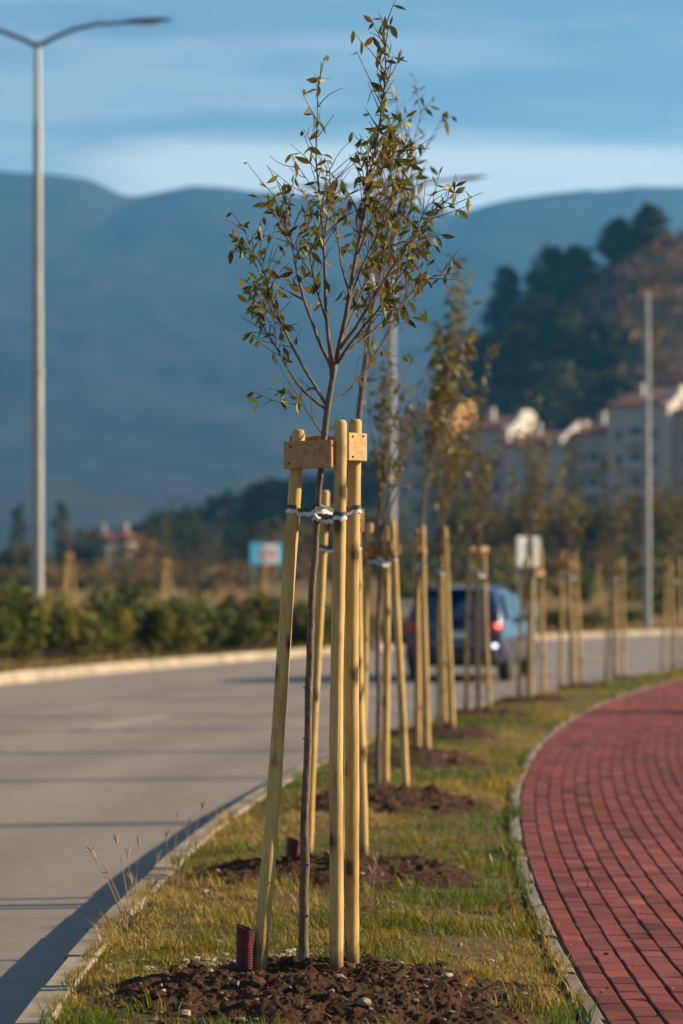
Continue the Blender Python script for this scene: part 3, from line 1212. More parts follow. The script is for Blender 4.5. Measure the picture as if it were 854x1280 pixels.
def soil_mounds():
    rng = np.random.default_rng(12)
    for i, (cx, cy, rx, ry) in enumerate(MOUNDS):
        res = (260, 260) if i == 0 else ((90, 90) if i < 3 else (40, 40))
        u = np.linspace(-1.25, 1.25, res[0]); w = np.linspace(-1.25, 1.25, res[1])
        X = cx + rx * np.repeat(u[None, :], res[1], 0); Y = cy + ry * np.repeat(w[:, None], res[0], 1)
        X = np.clip(X, near_x(Y) + .15, walk_x(Y) - .11)
        Z = mound_z(i, X, Y)
        mb = MB()
        v = np.stack([X, Y, Z], -1).reshape(-1, 3)
        r_, c_ = X.shape
        ii = np.arange(r_ - 1)[:, None] * c_ + np.arange(c_ - 1)[None, :]
        f = np.stack([ii, ii + 1, ii + c_ + 1, ii + c_], -1).reshape(-1, 4)
        tone = .75 + .7 * fbm(v[:, 0] * 6, v[:, 1] * 6, 60 + i, 3)
        mb.add(v, f, tone[:, None] * np.array([.046, .024, .014]))
        for k in range((1900, 700, 350, 250, 150, 120, 80, 60, 60, 50)[i]):
            a, q = rng.uniform(0, 6.28), math.sqrt(rng.random()) * 1.0
            x, y = cx + rx * q * math.cos(a), cy + ry * q * math.sin(a)
            if mound_r(i, x, y) > .98 or x < near_x(y) + .15 or x > walk_x(y) - .12: continue
            s_ = min(.036, .0025 + .0035 * (rng.pareto(2.2) if rng.random() < .6 else rng.random())) * (1 if i < 2 else 1.5)
            z = float(mound_z(i, x, y))
            v, f = lump(rng, (x, y, z + s_ * .25), s_)
            t = rng.uniform(.6, 1.6)
            mb.add(v, f, np.array([.050, .027, .016]) * t)
        o = mb.build('soil_mound', M['soil'])
        lab = ['dark clods of bare soil round the foot of the nearest staked tree', 'bare brown soil patch behind the nearest one, round the second staked tree'][i] if i < 2 else \
            'bare soil mound round the foot of the %s staked tree along the verge' % ORD[i]
        tag(o, lab, 'soil', 'soil mounds at the feet of the verge trees')


soil_mounds()
hero_tree()

VT = 'young trees planted along the verge'
AT = [  # height, palette, lean, label, leafiness, lowest branch, spread
    (4.2, LEAFPAL, (.085, 0), 'second young tree of the verge row, its leafy top showing right of the sharp tree', .6, 2.9, .75),
    (3.5, LEAFPAL_Y * .8, (.02, 0), 'third young tree of the verge row, thin dark trunk beside a leaning stake', .6, 1.95, .7),
    (4.5, LEAFPAL_Y, (.085, 0), 'fourth young tree of the verge row, leafy leaning tip high above its stakes', .8, 2.4, .5),
    (4.4, LEAFPAL_Y, (.05, 0), 'fifth young tree of the verge row, yellowing crown before the apartment blocks', .75, 2.0, 1.1),
    (3.7, LEAFPAL_Y * .9, (0, 0), 'sixth young tree of the verge row, in front of the right of the blue car', .6, 2.0, .8),
    (4.15, LEAFPAL_Y, (.03, 0), 'seventh young tree of the verge row, yellow top reaching above the apartment roofs', .8, 2.0, .8),
    (3.5, LEAFPAL_Y, (.0, 0), 'eighth young tree of the verge row, sparse thin crown', .6, 2.0, .8),
    (3.9, LEAFPAL_Y * .9, (.0, 0), 'ninth young tree of the verge row, bare slender stem left of the far lamp post', .6, 2.0, .8),
    (3.9, LEAFPAL_Y, (-.02, 0), 'farthest young tree of the verge row, beside the right edge', .7, 2.0, .8)]
for i, (h, pal, lean, lab, lf, fk, spr) in enumerate(AT):
    x, y = TREES[i + 1]
    auto_tree((x, y, 0), h, 40 + i, pal, lab, VT, lean, fork=fk, leafy=lf, dens=17 if i < 5 else 13, lsize=.075 if i < 2 else .09, spread=spr)

STAKES = [  # per tree: (base px, top px, top py, base depth offset, top depth offset)
    [(323, 373, 541, -.02, .03), (420, 426, 529, -.05, -.06), (441, 444, 528, .10, .08)],
    [(384, 407, 616, .30, .15), (428, 431, 612, -.15, 0), (454, 444, 610, .05, .02)],
    [(508, 490, 653, -.1, 0), (482, 484, 660, .2, .1), (452, 462, 656, .1, .1)],
    [(535, 528, 658, -.1, 0), (523, 521, 664, .3, .1), (531, 525, 662, .35, .2)],
    [(566, 556, 660, -.1, 0), (556, 552, 663, .3, .1), (561, 554, 667, .4, .2)],
    [(582, 588, 684, 0, 0), (612, 605, 684, .25, .2), (598, 597, 690, .5, .3)],
    [(648, 656, 700, 0, 0), (664, 667, 690, -.1, 0), (680, 676, 686, .1, .1)],
    [(700, 703, 690, .3, .1), (718, 711, 692, -.1, 0), (727, 719, 692, .1, .1)],
    [(757, 765, 703, 0, 0), (780, 778, 698, -.1, 0), (769, 771, 702, .5, .3)],
    [(840, 838, 696, -.1, 0), (853, 850, 698, .1, .1), (828, 833, 698, .3, .2)]]
SLAB = ['nearest trio of yellow peeled stakes in sharp focus with brown top boards', 'second set of tree stakes, mostly hidden behind the nearest trio',
        'third set of tree stakes, one stake leaning left at the top', 'fourth set of tree stakes, close before the left half of the blue car',
        'fifth set of tree stakes, pair almost touching before the blue car', 'sixth set of tree stakes, pale board across two stakes before the car tail light',
        'seventh set of tree stakes, in front of the white sign', 'eighth set of tree stakes, pale board end on top right of the white sign',
        'ninth set of tree stakes, one bright upright stake left of the far lamp post', 'farthest set of tree stakes in the verge, at the right edge']
# boards: (stake i, stake j, height, board height, side, overhang, thickness)
for i, st in enumerate(STAKES):
    x, y = TREES[i]
    pts = []
    for (bx, tx, ty, db, dt) in st:
        b = P(bx, 0, y + db); t = P(tx, ty, y + dt)
        zb = float(max(verge_z(b.x, b.y), mound_z(i, b.x, b.y))) - .05
        pts.append(((b.x, b.y, zb), tuple(t)))
    if i == 0:
        z1 = P(0, 569, y).z
        bds = [(0, 1, z1, .106, -1, (.03, -.012), .026), (0, 2, z1 + .03, .10, 1, (.02, .03), .024)]
    elif i in (5,):
        bds = [(0, 1, 2.02, .06, -1, (.03, .03)), (1, 2, 2.0, .10, 1, (.03, .03))]
    else:
        zt = min(p[1][2] for p in pts) - .16
        bds = [(0, 1, zt, .075, 1 if i % 2 else -1, (.02, .02)), (1, 2, zt - .02, .075, -1, (.02, .02)), (0, 2, zt + .03, .075, 1, (.02, .02))]
    if i == 0:
        ta = lambda z: P(398, 640, 9.3) if z > 1.7 else P(390, 740, 9.3)
        ta = lambda z: Vector((P(398 - (P(0, 0, 9.3).z and 0), 640, 9.3).x, 9.3, z))
    else:
        ln = AT[i - 1][2]
        ta = (lambda x, y, ln: (lambda z: Vector((x + ln[0] * z ** 3 / 16, y + ln[1] * z, z))))(x, y, ln)
    sup = tree_support((x, y, 0), pts, ta, SLAB[i], 'tree stakes along the verge', 70 + i, bds, tie_z=1.82 if i == 0 else 1.74)
    if i == 0:
        # short block nailed on the third stake, running back
        L = Vector((x, y, 0))
        mb = MB()
        c = P(444.5, 559, 9.34) - L
        rot = Matrix.Rotation(rad(42), 3, 'Z')
        mb.box(c, (.098, .030, .108), rot, bevel=.003)
        o = mb.build('brace_board', M['board_lit'], sup)
        o['label'] = 'short pale sunlit board end'
        for dx, dz in ((-.028, -.038), (-.028, .04), (.026, .043)):
            q = c + rot @ Vector((dx, -.0165, dz))
            nb = MB()
            nb.tube([q + Vector((0, .003, 0)), q - Vector((0, .0012, 0))], .004, 8)
            nb.build('nail', M['nail'], o)


# ------------------------------------------------------------------ corrugated pipe stubs
def drain_pipe(c, h, r, lean, label, seed):
    rng = np.random.default_rng(seed)
    mb = MB()
    n = int(h / .0105)
    prof, pts, rr = [], [], []
    for k in range(n):
        z = k * .0105
        for dz, q in ((0, .93), (.002, 1.0), (.0065, 1.0), (.0085, .93)):
            pts.append((c[0] + lean[0] * (z + dz), c[1] + lean[1] * (z + dz), c[2] + z + dz)); rr.append(r * q)
    seg = 28
    v, f = [], []
    top = len(pts)
    for i, (p, q) in enumerate(zip(pts, rr)):
        for k in range(seg):
            a = 2 * math.pi * k / seg
            z = p[2]
            if i > top - 9:   # cut on a slant
                z = min(z, p[2])
            v.append((p[0] + q * math.cos(a), p[1] + q * math.sin(a), z - (.028 * (math.cos(a) * .5 + .5) * max(0, (i - top + 24) / 24))))
    for i in range(len(pts) - 1):
        for k in range(seg):
            k2 = (k + 1) % seg
            f.append((i * seg + k, i * seg + k2, (i + 1) * seg + k2, (i + 1) * seg + k))
    # inner wall
    b = len(v)
    for i in (len(pts) - 1, 0):
        p = pts[i]
        for k in range(seg):
            a = 2 * math.pi * k / seg
            v.append((p[0] + r * .86 * math.cos(a), p[1] + r * .86 * math.sin(a), (v[i * seg + k][2])))
    for k in range(seg):
        k2 = (k + 1) % seg
        f.append(((len(pts) - 1) * seg + k, (len(pts) - 1) * seg + k2, b + k2, b + k))
        f.append((b + k, b + k2, b + seg + k2, b + seg + k))
    mb.add(v, f)
    tag(mb.build('drain_pipe', M['pipe']), label, 'pipe', 'red pipe stubs beside the stakes')


p = P(305.5, 0, 9.26)
drain_pipe((p.x, p.y, -.02), .262, .0345, (.01, 0), 'dark red ribbed pipe stub standing in the soil by the nearest left stake', 1)
p = P(364, 0, 13.0)
drain_pipe((p.x, p.y, -.02), .215, .036, (.06, 0), 'dark red ribbed pipe stub farther back, in the second soil patch', 2)

# ------------------------------------------------------------------ stones and fallen leaves
def small_things():
    rng = np.random.default_rng(77)
    SG = 'loose stones on the nearest soil'
    spots = [(424, 1234, .030, 'pale tan stone lying right of the middle stake foot'), (400, 1196, .022, 'stone lying on the near soil'), (455, 1262, .026, 'stone lying on the near soil'),
             (340, 1258, .018, 'stone lying on the near soil'), (612, 1195, .02, 'stone lying on the near soil'), (300, 1270, .02, 'stone lying on the near soil'),
             (520, 1250, .018, 'stone lying on the near soil'), (350, 1205, .024, 'stone lying on the near soil'), (560, 1222, .016, 'stone lying on the near soil'),
             (232, 1262, .02, 'stone lying on the near soil'), (372, 1214, .016, 'stone lying on the near soil'), (480, 1214, .018, 'stone lying on the near soil')]
    for k, (px, py, s_, lab) in enumerate(spots):
        Y = CAM_H * FPX / (py - HY) * .975
        x = (px - CX) / FPX * Y
        z = float(max(verge_z(x, Y), mound_z(0, x, Y))) + s_ * .25
        mb = MB()
        v, f = lump(rng, (x, Y, z), s_, .6, .28, True)
        mb.add(v, f, np.array([.27, .20, .145]) * rng.uniform(.7, 1.25))
        if k == 0: tag(mb.build('stone', M['stone']), lab, 'stone')
        else: tag(mb.build('stone', M['stone']), 'small grey brown stone lying on the dark soil at the nearest tree', 'stone', SG)
    # gravel in the soil and the thin grass
    mb = MB()
    for k in range(2600):
        y = 7.6 + rng.random() ** 1.5 * 26
        x = rng.uniform(float(near_x(y)) + .16, float(walk_x(y)) - .12)
        zs = [float(verge_z(x, y))]
        inm = False
        for i in range(10):
            if abs(y - MOUNDS[i][1]) < MOUNDS[i][3] * 1.2 and mound_r(i, x, y) < 1:
                zs.append(float(mound_z(i, x, y))); inm = True
        if rng.random() < (.45 if inm else .6): continue
        s_ = min(.02, .004 + rng.exponential(.004))
        v, f = lump(rng, (x, y, max(zs) + s_ * .3), s_, .7)
        mb.add(v, f, np.array([.25, .20, .15]) * rng.uniform(.35, 1.3))
    # grit and bits of soil blown over the paving
    for k in range(260):
        y = rng.uniform(8, 24)
        x = float(walk_x(y)) + .01 + rng.exponential(.28)
        s_ = min(.010, .002 + rng.exponential(.0018))
        v, f = lump(rng, (x, y, s_ * .5 + .001), s_, .7)
        mb.add(v, f, np.array([.20, .15, .10]) * rng.uniform(.3, 1.6))
    # a spill of gravel along the back of the nearest mound
    for k in range(420):
        x = rng.uniform(-.95, .0) if rng.random() < .8 else rng.uniform(0, .7)
        y = 9.72 + rng.normal(0, .09) + (x + .4) * .05
        s_ = min(.020, .003 + rng.exponential(.0040))
        z = max(float(verge_z(x, y)), float(mound_z(0, x, y)))
        v, f = lump(rng, (x, y, z + s_ * .35), s_, .7)
        mb.add(v, f, np.array([.27, .22, .17]) * rng.uniform(.4, 1.3))
    tag(mb.build('gravel', M['stone']), 'scattered pebbles in the soil and thin grass', 'gravel', kind='stuff')
    # fallen leaves
    for k, (px, py, c, lab) in enumerate([(585, 1233, (.42, .20, .035), 'large orange yellow fallen leaf on the nearest soil'), (617, 1155, (.36, .09, .035), 'small rust red fallen leaf in the grass by the red paving'),
                                          (430, 1268, (.20, .11, .05), 'curled brown fallen leaf on the soil near the bottom edge'), (505, 1240, (.24, .15, .07), 'dry tan fallen leaf right of the stakes')]):
        Y = CAM_H * FPX / (py - HY) * .98
        x = (px - CX) / FPX * Y
        z = float(max(verge_z(x, Y), mound_z(0, x, Y))) + .02 + (.025 if k == 1 else 0)
        mb = MB()
        leaf_mesh(rng, mb, (x - .035, Y, z), (1, -.15, .18), .06 if k != 1 else .04, np.array([c]), .55)
        tag(mb.build('fallen_leaf', M['leaf'], smooth=True), lab, 'leaf', 'fallen leaves on the verge')


small_things()

# ------------------------------------------------------------------ grass
GRASS = np.array([(.19, .17, .018), (.12, .15, .016), (.25, .19, .026), (.33, .23, .05), (.075, .13, .014), (.36, .26, .085)])


def grass():
    rng = np.random.default_rng(3)
    mb = MB()
    for (y0, y1, den) in ((7.4, 9.0, 8200), (9.0, 11.0, 8200), (11.0, 14.5, 4600), (14.5, 20, 2300), (20, 30, 1100), (30, 52, 480)):
        wmax = 3.2
        n = int((y1 - y0) * wmax * den)
        y = rng.uniform(y0, y1, n)
        xa, xb = near_x(y) + .10, walk_x(y) - .06
        x = xa - .02 + rng.random(n) * wmax
        xa = xa - .015 + .16 * (fbm(y * 3.1, y * 0 + 3, 61, 4) - .5)
        xb = xb + .025 + .15 * (fbm(y * 2.7, y * 0 + 9, 63, 4) - .5)
        ok = (x < xb) & (x > xa)
        x, y, xa, xb = x[ok], y[ok], xa[ok], xb[ok]
        keep = rng.random(len(x))
        cover = fbm(x * 2.2, y * 2.2, 50, 4)
        thr = sstep(.28, .62, cover) * .75 + .25
        for i in range(10):
            r = mound_r(i, x, y)
            thr = np.where(r < 1.12, thr * sstep(.78, 1.12, r) + .022, thr)
        edge = np.minimum(x - xa, xb - x)
        thr = np.where(edge < .03, thr * .6, thr)
        ok = keep < thr
        x, y, edge, cover = x[ok], y[ok], edge[ok], cover[ok]
        n = len(x)
        zm = verge_z(x, y)
        for i in range(10):
            near_ = (np.abs(y - MOUNDS[i][1]) < MOUNDS[i][3] * 1.25)
            zm[near_] = np.maximum(zm[near_], mound_z(i, x[near_], y[near_]) + .004)
        z = np.where((x < near_x(y) + .125) | (x > walk_x(y) - .085), .003, zm) - .004
        tuft = fbm(x * 7, y * 7, 80, 3)
        h = (.018 + .055 * sstep(.41, .76, tuft)) * rng.uniform(.4, 1.5, n)
        h *= np.where(edge < .12, 1.35, 1.0)
        w = rng.uniform(.0014, .0028, n) * (1 + np.maximum(0, y - 10) * .08)
        az = rng.uniform(0, 2 * np.pi, n)
        bend = rng.uniform(.15, 1.15, n) * h
        dx, dy = np.cos(az), np.sin(az)
        sx, sy = -dy, dx
        inm = np.zeros(n, bool)
        for i in range(10):
            inm |= mound_r(i, x, y) < .8
        fl = (rng.random(n) < .17) | (inm & (rng.random(n) < .8))                       # dead straw lying flat
        h = np.where(fl, h * .25 + .004, h)
        bend = np.where(fl, rng.uniform(.03, .09, n), bend)
        V = np.zeros((n, 5, 3))
        for k, (t, ww) in enumerate(((0, 1), (0, -1), (.55, .75), (.55, -.75), (1, 0))):
            V[:, k, 0] = x + dx * bend * t ** 1.7 + sx * w * ww
            V[:, k, 1] = y + dy * bend * t ** 1.7 + sy * w * ww
            V[:, k, 2] = z + h * t * (1 - .12 * t)
        b = np.arange(n)[:, None] * 5
        F4 = b + np.array([[0, 1, 3, 2]])
        F3 = b + np.array([[2, 3, 4]])
        pat = fbm(x * 1.1, y * 1.1, 140, 3)
        gi = np.clip((pat - .5) * 2.8 + .50 + rng.normal(0, .20, n), 0, .999)
        order = np.array([4, 1, 0, 2, 3, 5])
        ci = order[np.clip(((1 - gi) * 6).astype(int), 0, 5)]
        ci = np.where(fl, rng.choice([3, 5], n), ci)
        c = GRASS[ci] * rng.normal(.98, .24, (n, 1))
        cc = np.repeat(np.clip(c, .01, 1)[:, None, :], 5, 1)
        # each object keeps quads and tris in one list
        base = mb.n
        mb.v.append(V.reshape(-1, 3)); mb.c.append(cc.reshape(-1, 3)); mb.n += n * 5
        mb.f.extend((F4 + base).tolist()); mb.f.extend((F3 + base).tolist())
        mb.m.extend([0] * (2 * n))
    tag(mb.build('grass', M['grassm']), 'short yellow green grass covering the verge between kerb and red paving', 'grass', kind='stuff')
    # rough grass on the far side of the road
    mb = MB()
    n = 26000
    s_ = rng.uniform(40, FAR.len - 1, n)
    d = -.25 - rng.random(n) ** 2 * 14
    xy = np.array([FAR.at(a, b) for a, b in zip(s_, d)])
    z = gz(xy[:, 0], xy[:, 1])
    p = np.stack([xy[:, 0], xy[:, 1], z + .03], 1)
    v, f = quads(rng, p, .08, .25, up=2.5)
    mb.add(v, f, np.repeat(cols(rng, [(.10, .10, .025), (.15, .12, .03), (.20, .14, .05)], n), 4, 0))
    tag(mb.build('rough_grass', M['foliage']), 'rough grass on the strip behind the far kerb', 'grass', kind='stuff')


grass()


def weed_clump(loc, stalks, label, seed, group='dry weed stalks standing in the verge'):
    rng = np.random.default_rng(seed)
    root = empty('weed', loc)
    tag(root, label, 'weed', group)
    for (dx, dy, tx, ty, h) in stalks:
        mb, hd = MB(), MB()
        pts = []
        for t in np.linspace(0, 1, 7):
            pts.append((dx + tx * t ** 1.4, dy + ty * t ** 1.4, h * t))
        mb.tube(pts, np.linspace(.0027, .0014, 7), 5, col=np.array([.44, .31, .22]) * rng.uniform(.8, 1.2))
        top = np.array(pts[-1]); d = np.array(pts[-1]) - np.array(pts[-2]); d /= np.linalg.norm(d)
        for s in range(rng.integers(3, 6)):     # finger-like seed head
            dd = d + rng.normal(0, .28, 3); dd /= np.linalg.norm(dd)
            ln = rng.uniform(.035, .065)
            a = top - d * rng.uniform(0, .02)
            hd.tube([a, a + dd * ln * .5, a + dd * ln], [.002, .0036, .001], 5, col=np.array([.46, .35, .31]) * rng.uniform(.8, 1.3))
            for q in range(5):
                b = a + dd * ln * rng.random()
                e = dd + rng.normal(0, .5, 3)
                hd.tube([b, b + e / np.linalg.norm(e) * .010], [.0008, .0003], 4, col=(.46, .38, .34))
        st = mb.build('stem', M['grassm'], root)
        hd.build('seed_head', M['grassm'], st)
    mb = MB()
    for k in range(40):
        a = rng.uniform(0, 6.28); l = rng.uniform(.05, .16)
        b = np.array([rng.normal(0, .05), rng.normal(0, .05), 0])
        e = np.array([math.cos(a) * .6, math.sin(a) * .6, rng.uniform(.3, 1)]); e /= np.linalg.norm(e)
        mb.tube([b, b + e * l * .6, b + e * l + np.array([0, 0, -.02])], [.002, .0016, .0005], 4, col=np.array([.26, .18, .07]) * rng.uniform(.7, 1.2))
    mb.build('leaves', M['grassm'], root)


weed_clump((-.965, 10.9, 0), [(0, 0, -.16, 0, .33), (.01, .02, -.06, .02, .37), (.03, 0, .02, .03, .36), (.0, -.03, -.09, .0, .25), (.03, 0, -.01, 0, .20), (.05, .03, .06, 0, .17), (-.02, .01, -.13, .05, .29), (.02, -.02, -.02, .06, .31), (.04, .01, .09, .02, .28)],
           'tallest clump of dry purplish grass stalks leaning over the near kerb', 4)
weed_clump((-.86, 12.3, 0), [(0, 0, .03, 0, .36), (.02, .02, .07, .02, .32), (-.03, 0, .0, .03, .25), (.05, 0, .10, .03, .40)], 'thin dry stalks on the kerb edge just behind the tallest clump', 5)
weed_clump((.11, 11.2, 0), [(0, 0, .03, 0, .20), (.03, .02, .02, .02, .25), (-.03, 0, -.04, .03, .17)], 'small dry stalks in the grass right of the nearest stakes', 6)
weed_clump((.80, 11.4, 0), [(0, 0, -.03, 0, .26), (.03, .02, .02, .02, .20), (-.04, 0, -.05, .03, .22)], 'dry stalks in the grass edge beside the red paving', 7)


# ------------------------------------------------------------------ blue car
def car():
    R44 = 44.2
    root = empty('parked_car' if False else 'blue_car', ((566 - CX) / FPX * R44, R44, -.15), rad(-13))
    tag(root, 'dark blue hatchback seen from behind with glowing tail light on the grey road', 'car')
    paint = simple('blue_car_paint', (.004, .013, .072), .3, .1, coat=1.0)
    glass = simple('car_glass', (.012, .016, .018), .06, 0, spec=.8)
    black = simple('black_trim', (.018, .018, .02), .6)
    rub = simple('tyre_rubber', (.02, .02, .02), .85)
    alloy = simple('wheel_alloy', (.45, .46, .48), .3, .8)
    red = simple('red_lens', (.45, .01, .02), .15, spec=.8)
    m, N, L, b = new_mat('lit_tail_lamp')
    b.inputs['Base Color'].default_value = (.6, .02, .02, 1)
    b.inputs['Emission Color'].default_value = (1, .16, .12, 1)
    b.inputs['Emission Strength'].default_value = 1.3
    lit = m
    m, N, L, b = new_mat('glowing_reflector')  # bright reflection on the right reflector, put in as emission
    b.inputs['Base Color'].default_value = (.8, .8, .8, 1)
    b.inputs['Emission Color'].default_value = (.75, .75, 1, 1)
    b.inputs['Emission Strength'].default_value = 1.3
    litw = m
    W, Ln = .875, 4.35
    # y from the tail: (y, top z, belt z, bottom z, half width)
    st = [(0.02, .86, .80, .42, .74), (.0, 1.0, .92, .36, .82), (.06, 1.12, 1.0, .30, .86), (.22, 1.36, 1.03, .26, .875), (.42, 1.54, 1.03, .25, .875), (.75, 1.60, 1.02, .25, .88), (1.5, 1.62, 1.0, .24, .885),
          (2.1, 1.58, .98, .24, .885), (2.55, 1.42, .97, .24, .88), (3.05, 1.08, .97, .25, .875), (3.5, 1.0, .93, .26, .86), (3.95, .90, .84, .28, .82), (4.25, .78, .72, .32, .70), (4.35, .62, .58, .38, .58)]
    v, f = [], []
    m = None
    for (y, zt, zb, z0, w) in st:
        gh = max(0, zt - zb)
        rw = w - min(.17, gh * .32) - .02
        prof = [(0, z0), (w * .86, z0), (w * .985, z0 + .10), (w, z0 + .28), (w * .995, zb - .06), (w * .97, zb), (rw + (w - rw) * .12, zb + gh * .82), (rw * .93, zt - .012 * (gh > .1)), (rw * .5, zt + .012 * (gh > .1)), (0, zt + .018 * (gh > .1))]
        ring = [(-x, y, z) for x, z in prof[::-1]][:-1] + [(x, y, z) for x, z in prof]
        ring = ring[:-1] if False else ring
        m = len(ring)
        v += ring
    for i in range(len(st) - 1):
        for k in range(m):
            k2 = (k + 1) % m
            f.append((i * m + k, (i + 1) * m + k, (i + 1) * m + k2, i * m + k2))
    f.append(list(range(m))); f.append([(len(st) - 1) * m + k for k in range(m)][::-1])
    mb = MB(); mb.add(v, f)
    mb.build('body', paint, root, smooth=True)

    def panel(pts, name, mat, off, parent=root):
        """thin curved pane laid on the body"""
        p = [Vector(q) for q in pts]
        n = (p[1] - p[0]).cross(p[2] - p[0]).normalized()
        mb = MB()
        k = len(p)
        vv = [tuple(q + n * off) for q in p] + [tuple(q - n * .02) for q in p]
        ff = [list(range(k)), list(range(2 * k - 1, k - 1, -1))] + [[i, (i + 1) % k, k + (i + 1) % k, k + i][::-1] for i in range(k)]
        mb.add(vv, ff)
        return mb.build(name, mat, parent)
    panel([(-.68, .045, 1.07), (.68, .045, 1.07), (.56, .375, 1.50), (-.56, .375, 1.50)], 'rear_window', glass, .018)
    for sx in (-1, 1):
        def sp(*q):
            r = [(sx * a, b, c) for a, b, c in q]
            return r if sx > 0 else r[::-1]
        panel(sp((.872, .55, 1.07), (.872, 1.45, 1.06), (.735, 1.45, 1.53), (.735, .72, 1.51)), 'side_window', glass, .014)
        panel(sp((.872, 1.52, 1.06), (.872, 2.62, 1.04), (.755, 2.25, 1.46), (.735, 1.52, 1.53)), 'side_window', glass, .014)
        mb = MB(); mb.box((sx * .96, 2.45, 1.08), (.16, .09, .13), bevel=.02); mb.build('mirror', paint, root)
        mb = MB(); mb.box((sx * .72, .03, .93), (.26, .10, .17), bevel=.02); tl = mb.build('tail_light', red, root)
        if sx > 0:
            mb = MB(); mb.box((.79, -.005, .955), (.10, .06, .09), bevel=.02); mb.build('bulb', lit, tl)
            mb = MB(); mb.box((.74, -.03, .62), (.09, .03, .06), bevel=.012); tag(mb.build('reflector', litw, root))
        else:
            mb = MB(); mb.box((-.74, -.03, .62), (.12, .03, .05), bevel=.012); mb.build('reflector', red, root)
        for y in (.82, 3.45):
            mb = MB()
            mb.lathe([(.20, -.11), (.30, -.11), (.325, -.08), (.325, .07), (.30, .10), (.20, .10)], 28, 'x', (0, 0, 0))
            w = mb.build('wheel', rub, root)
            w.location = (sx * .80, y, .325)
            mb = MB()
            mb.lathe([(.205, -.06), (.205, .085), (.18, .09), (.17, .07), (.06, .085), (.03, .10)], 24, 'x')
            for a in range(5):
                t = a * 2 * math.pi / 5
                mb.box((.09, .11 * math.cos(t), .11 * math.sin(t)), (.02, .16, .04), Matrix.Rotation(t, 3, 'X'))
            rm = mb.build('rim', alloy, w, smooth=False)
            if sx < 0: w.rotation_euler = (0, 0, math.pi)
            mb = MB()   # dark wheel arch lip
            pts = [(sx * .872, y + .385 * math.cos(t), .325 + .385 * math.sin(t)) for t in np.linspace(-.15, math.pi + .15, 16)]
            mb.tube(pts, .035, 8)
            mb.build('wheel_arch', black, root, smooth=True)
        mb = MB(); mb.tube([(sx * .63, .75, 1.645), (sx * .66, 1.4, 1.67), (sx * .64, 2.1, 1.62)], .018, 6); mb.build('roof_rail', black, root)
        mb = MB(); mb.box((sx * .60, 4.16, .74), (.30, .22, .11), bevel=.03); mb.build('headlight', simple('lamp_glass', (.5, .5, .5), .1), root)
        mb = MB(); mb.box((sx * .885, 1.2, .93), (.02, .18, .03), bevel=.006); mb.build('door_handle', paint, root)
    root.scale = (1.06, 1.06, 1.08)
    panel([(.70, 3.02, 1.10), (-.70, 3.02, 1.10), (-.60, 2.58, 1.41), (.60, 2.58, 1.41)], 'windscreen', glass, .02)
    mb = MB(); mb.box((0, -.01, .47), (1.60, .14, .26), bevel=.05); bmpr = mb.build('bumper', black, root)
    mb = MB(); mb.box((0, -.03, .80), (.52, .02, .115), bevel=.004); mb.build('number_plate', simple('plate_white', (.55, .56, .56), .5), root)
    mb = MB(); mb.box((0, .40, 1.575), (1.15, .20, .04), bevel=.015); mb.build('roof_spoiler', paint, root)
    mb = MB(); mb.box((0, .0, 1.04), (.55, .05, .03), bevel=.01); mb.build('wiper', black, root)
    mb = MB(); mb.tube([(.45, -.04, .31), (.45, .3, .31)], .032, 10); mb.build('exhaust', alloy, root)


car()


# ------------------------------------------------------------------ street lamps
def street_lamp(x, y, label, arms_az, proto=None):
    z = float(gz(x, y)) - .05
    if proto is not None:
        o = copy_tree(proto)
        o.location = (x, y, z); o.rotation_euler = (0, 0, arms_az)
        o['label'] = label
        return o
    root = empty('street_lamp', (x, y, z), arms_az)
    tag(root, label, 'street lamp', 'tall twin arm street lamps on the far verge')
    H = 13.45
    mb = MB()
    mb.lathe([(.20, 0), (.20, .03), (.135, .035)], 16); mb.build('base_plate', M['gal'], root)
    mb = MB()
    mb.lathe([(.135, .03), (.128, 1.6), (.127, 4.2), (.122, 4.22), (.118, 6.2), (.145, 6.22), (.145, 6.30), (.112, 6.32), (.105, 8.0), (.098, 8.02), (.092, 11.7), (.075, 11.75), (.066, H - .06), (.05, H)], 18)
    pole = mb.build('pole', M['gal'], root, smooth=False)
    mb = MB(); mb.box((0, -.135, 1.0), (.11, .012, .5), bevel=.003); mb.build('access_door', M['gal'], pole)
    for sx in (-1, 1):
        mb = MB()
        mb.tube([(0, 0, H - .10), (sx * .35, 0, H + .07), (sx * .8, 0, H + .25), (sx * 1.3, 0, H + .35), (sx * 1.95, 0, H + .375)], [.055, .05, .045, .042, .04], 10)
        a = mb.build('arm', M['lampdark'], root, smooth=True)
        mb = MB()
        n = 12
        v, f = [], []
        sec = [(1.88, .06, .035, .0), (2.02, .11, .055, -.01), (2.3, .155, .065, .0), (2.6, .15, .055, .012), (2.85, .11, .035, .02), (3.0, .03, .015, .025)]
        for (d, w, h, dz) in sec:
            for k in range(n):
                t = 2 * math.pi * k / n
                v.append((sx * d, w * math.cos(t), H + .385 + dz + h * (math.sin(t) if math.sin(t) > 0 else .55 * math.sin(t))))
        for i in range(len(sec) - 1):
            for k in range(n):
                f.append((i * n + k, i * n + (k + 1) % n, (i + 1) * n + (k + 1) % n, (i + 1) * n + k))
        f += [list(range(n)), [(len(sec) - 1) * n + k for k in range(n)]]
        mb.add(v, f)
        hd = mb.build('lamp_head', M['lampdark'], root, smooth=True)
        mb = MB(); mb.box((sx * 2.42, 0, H + .350), (.42, .18, .02), bevel=.005); mb.build('lens', M['lens'], hd)
    return root


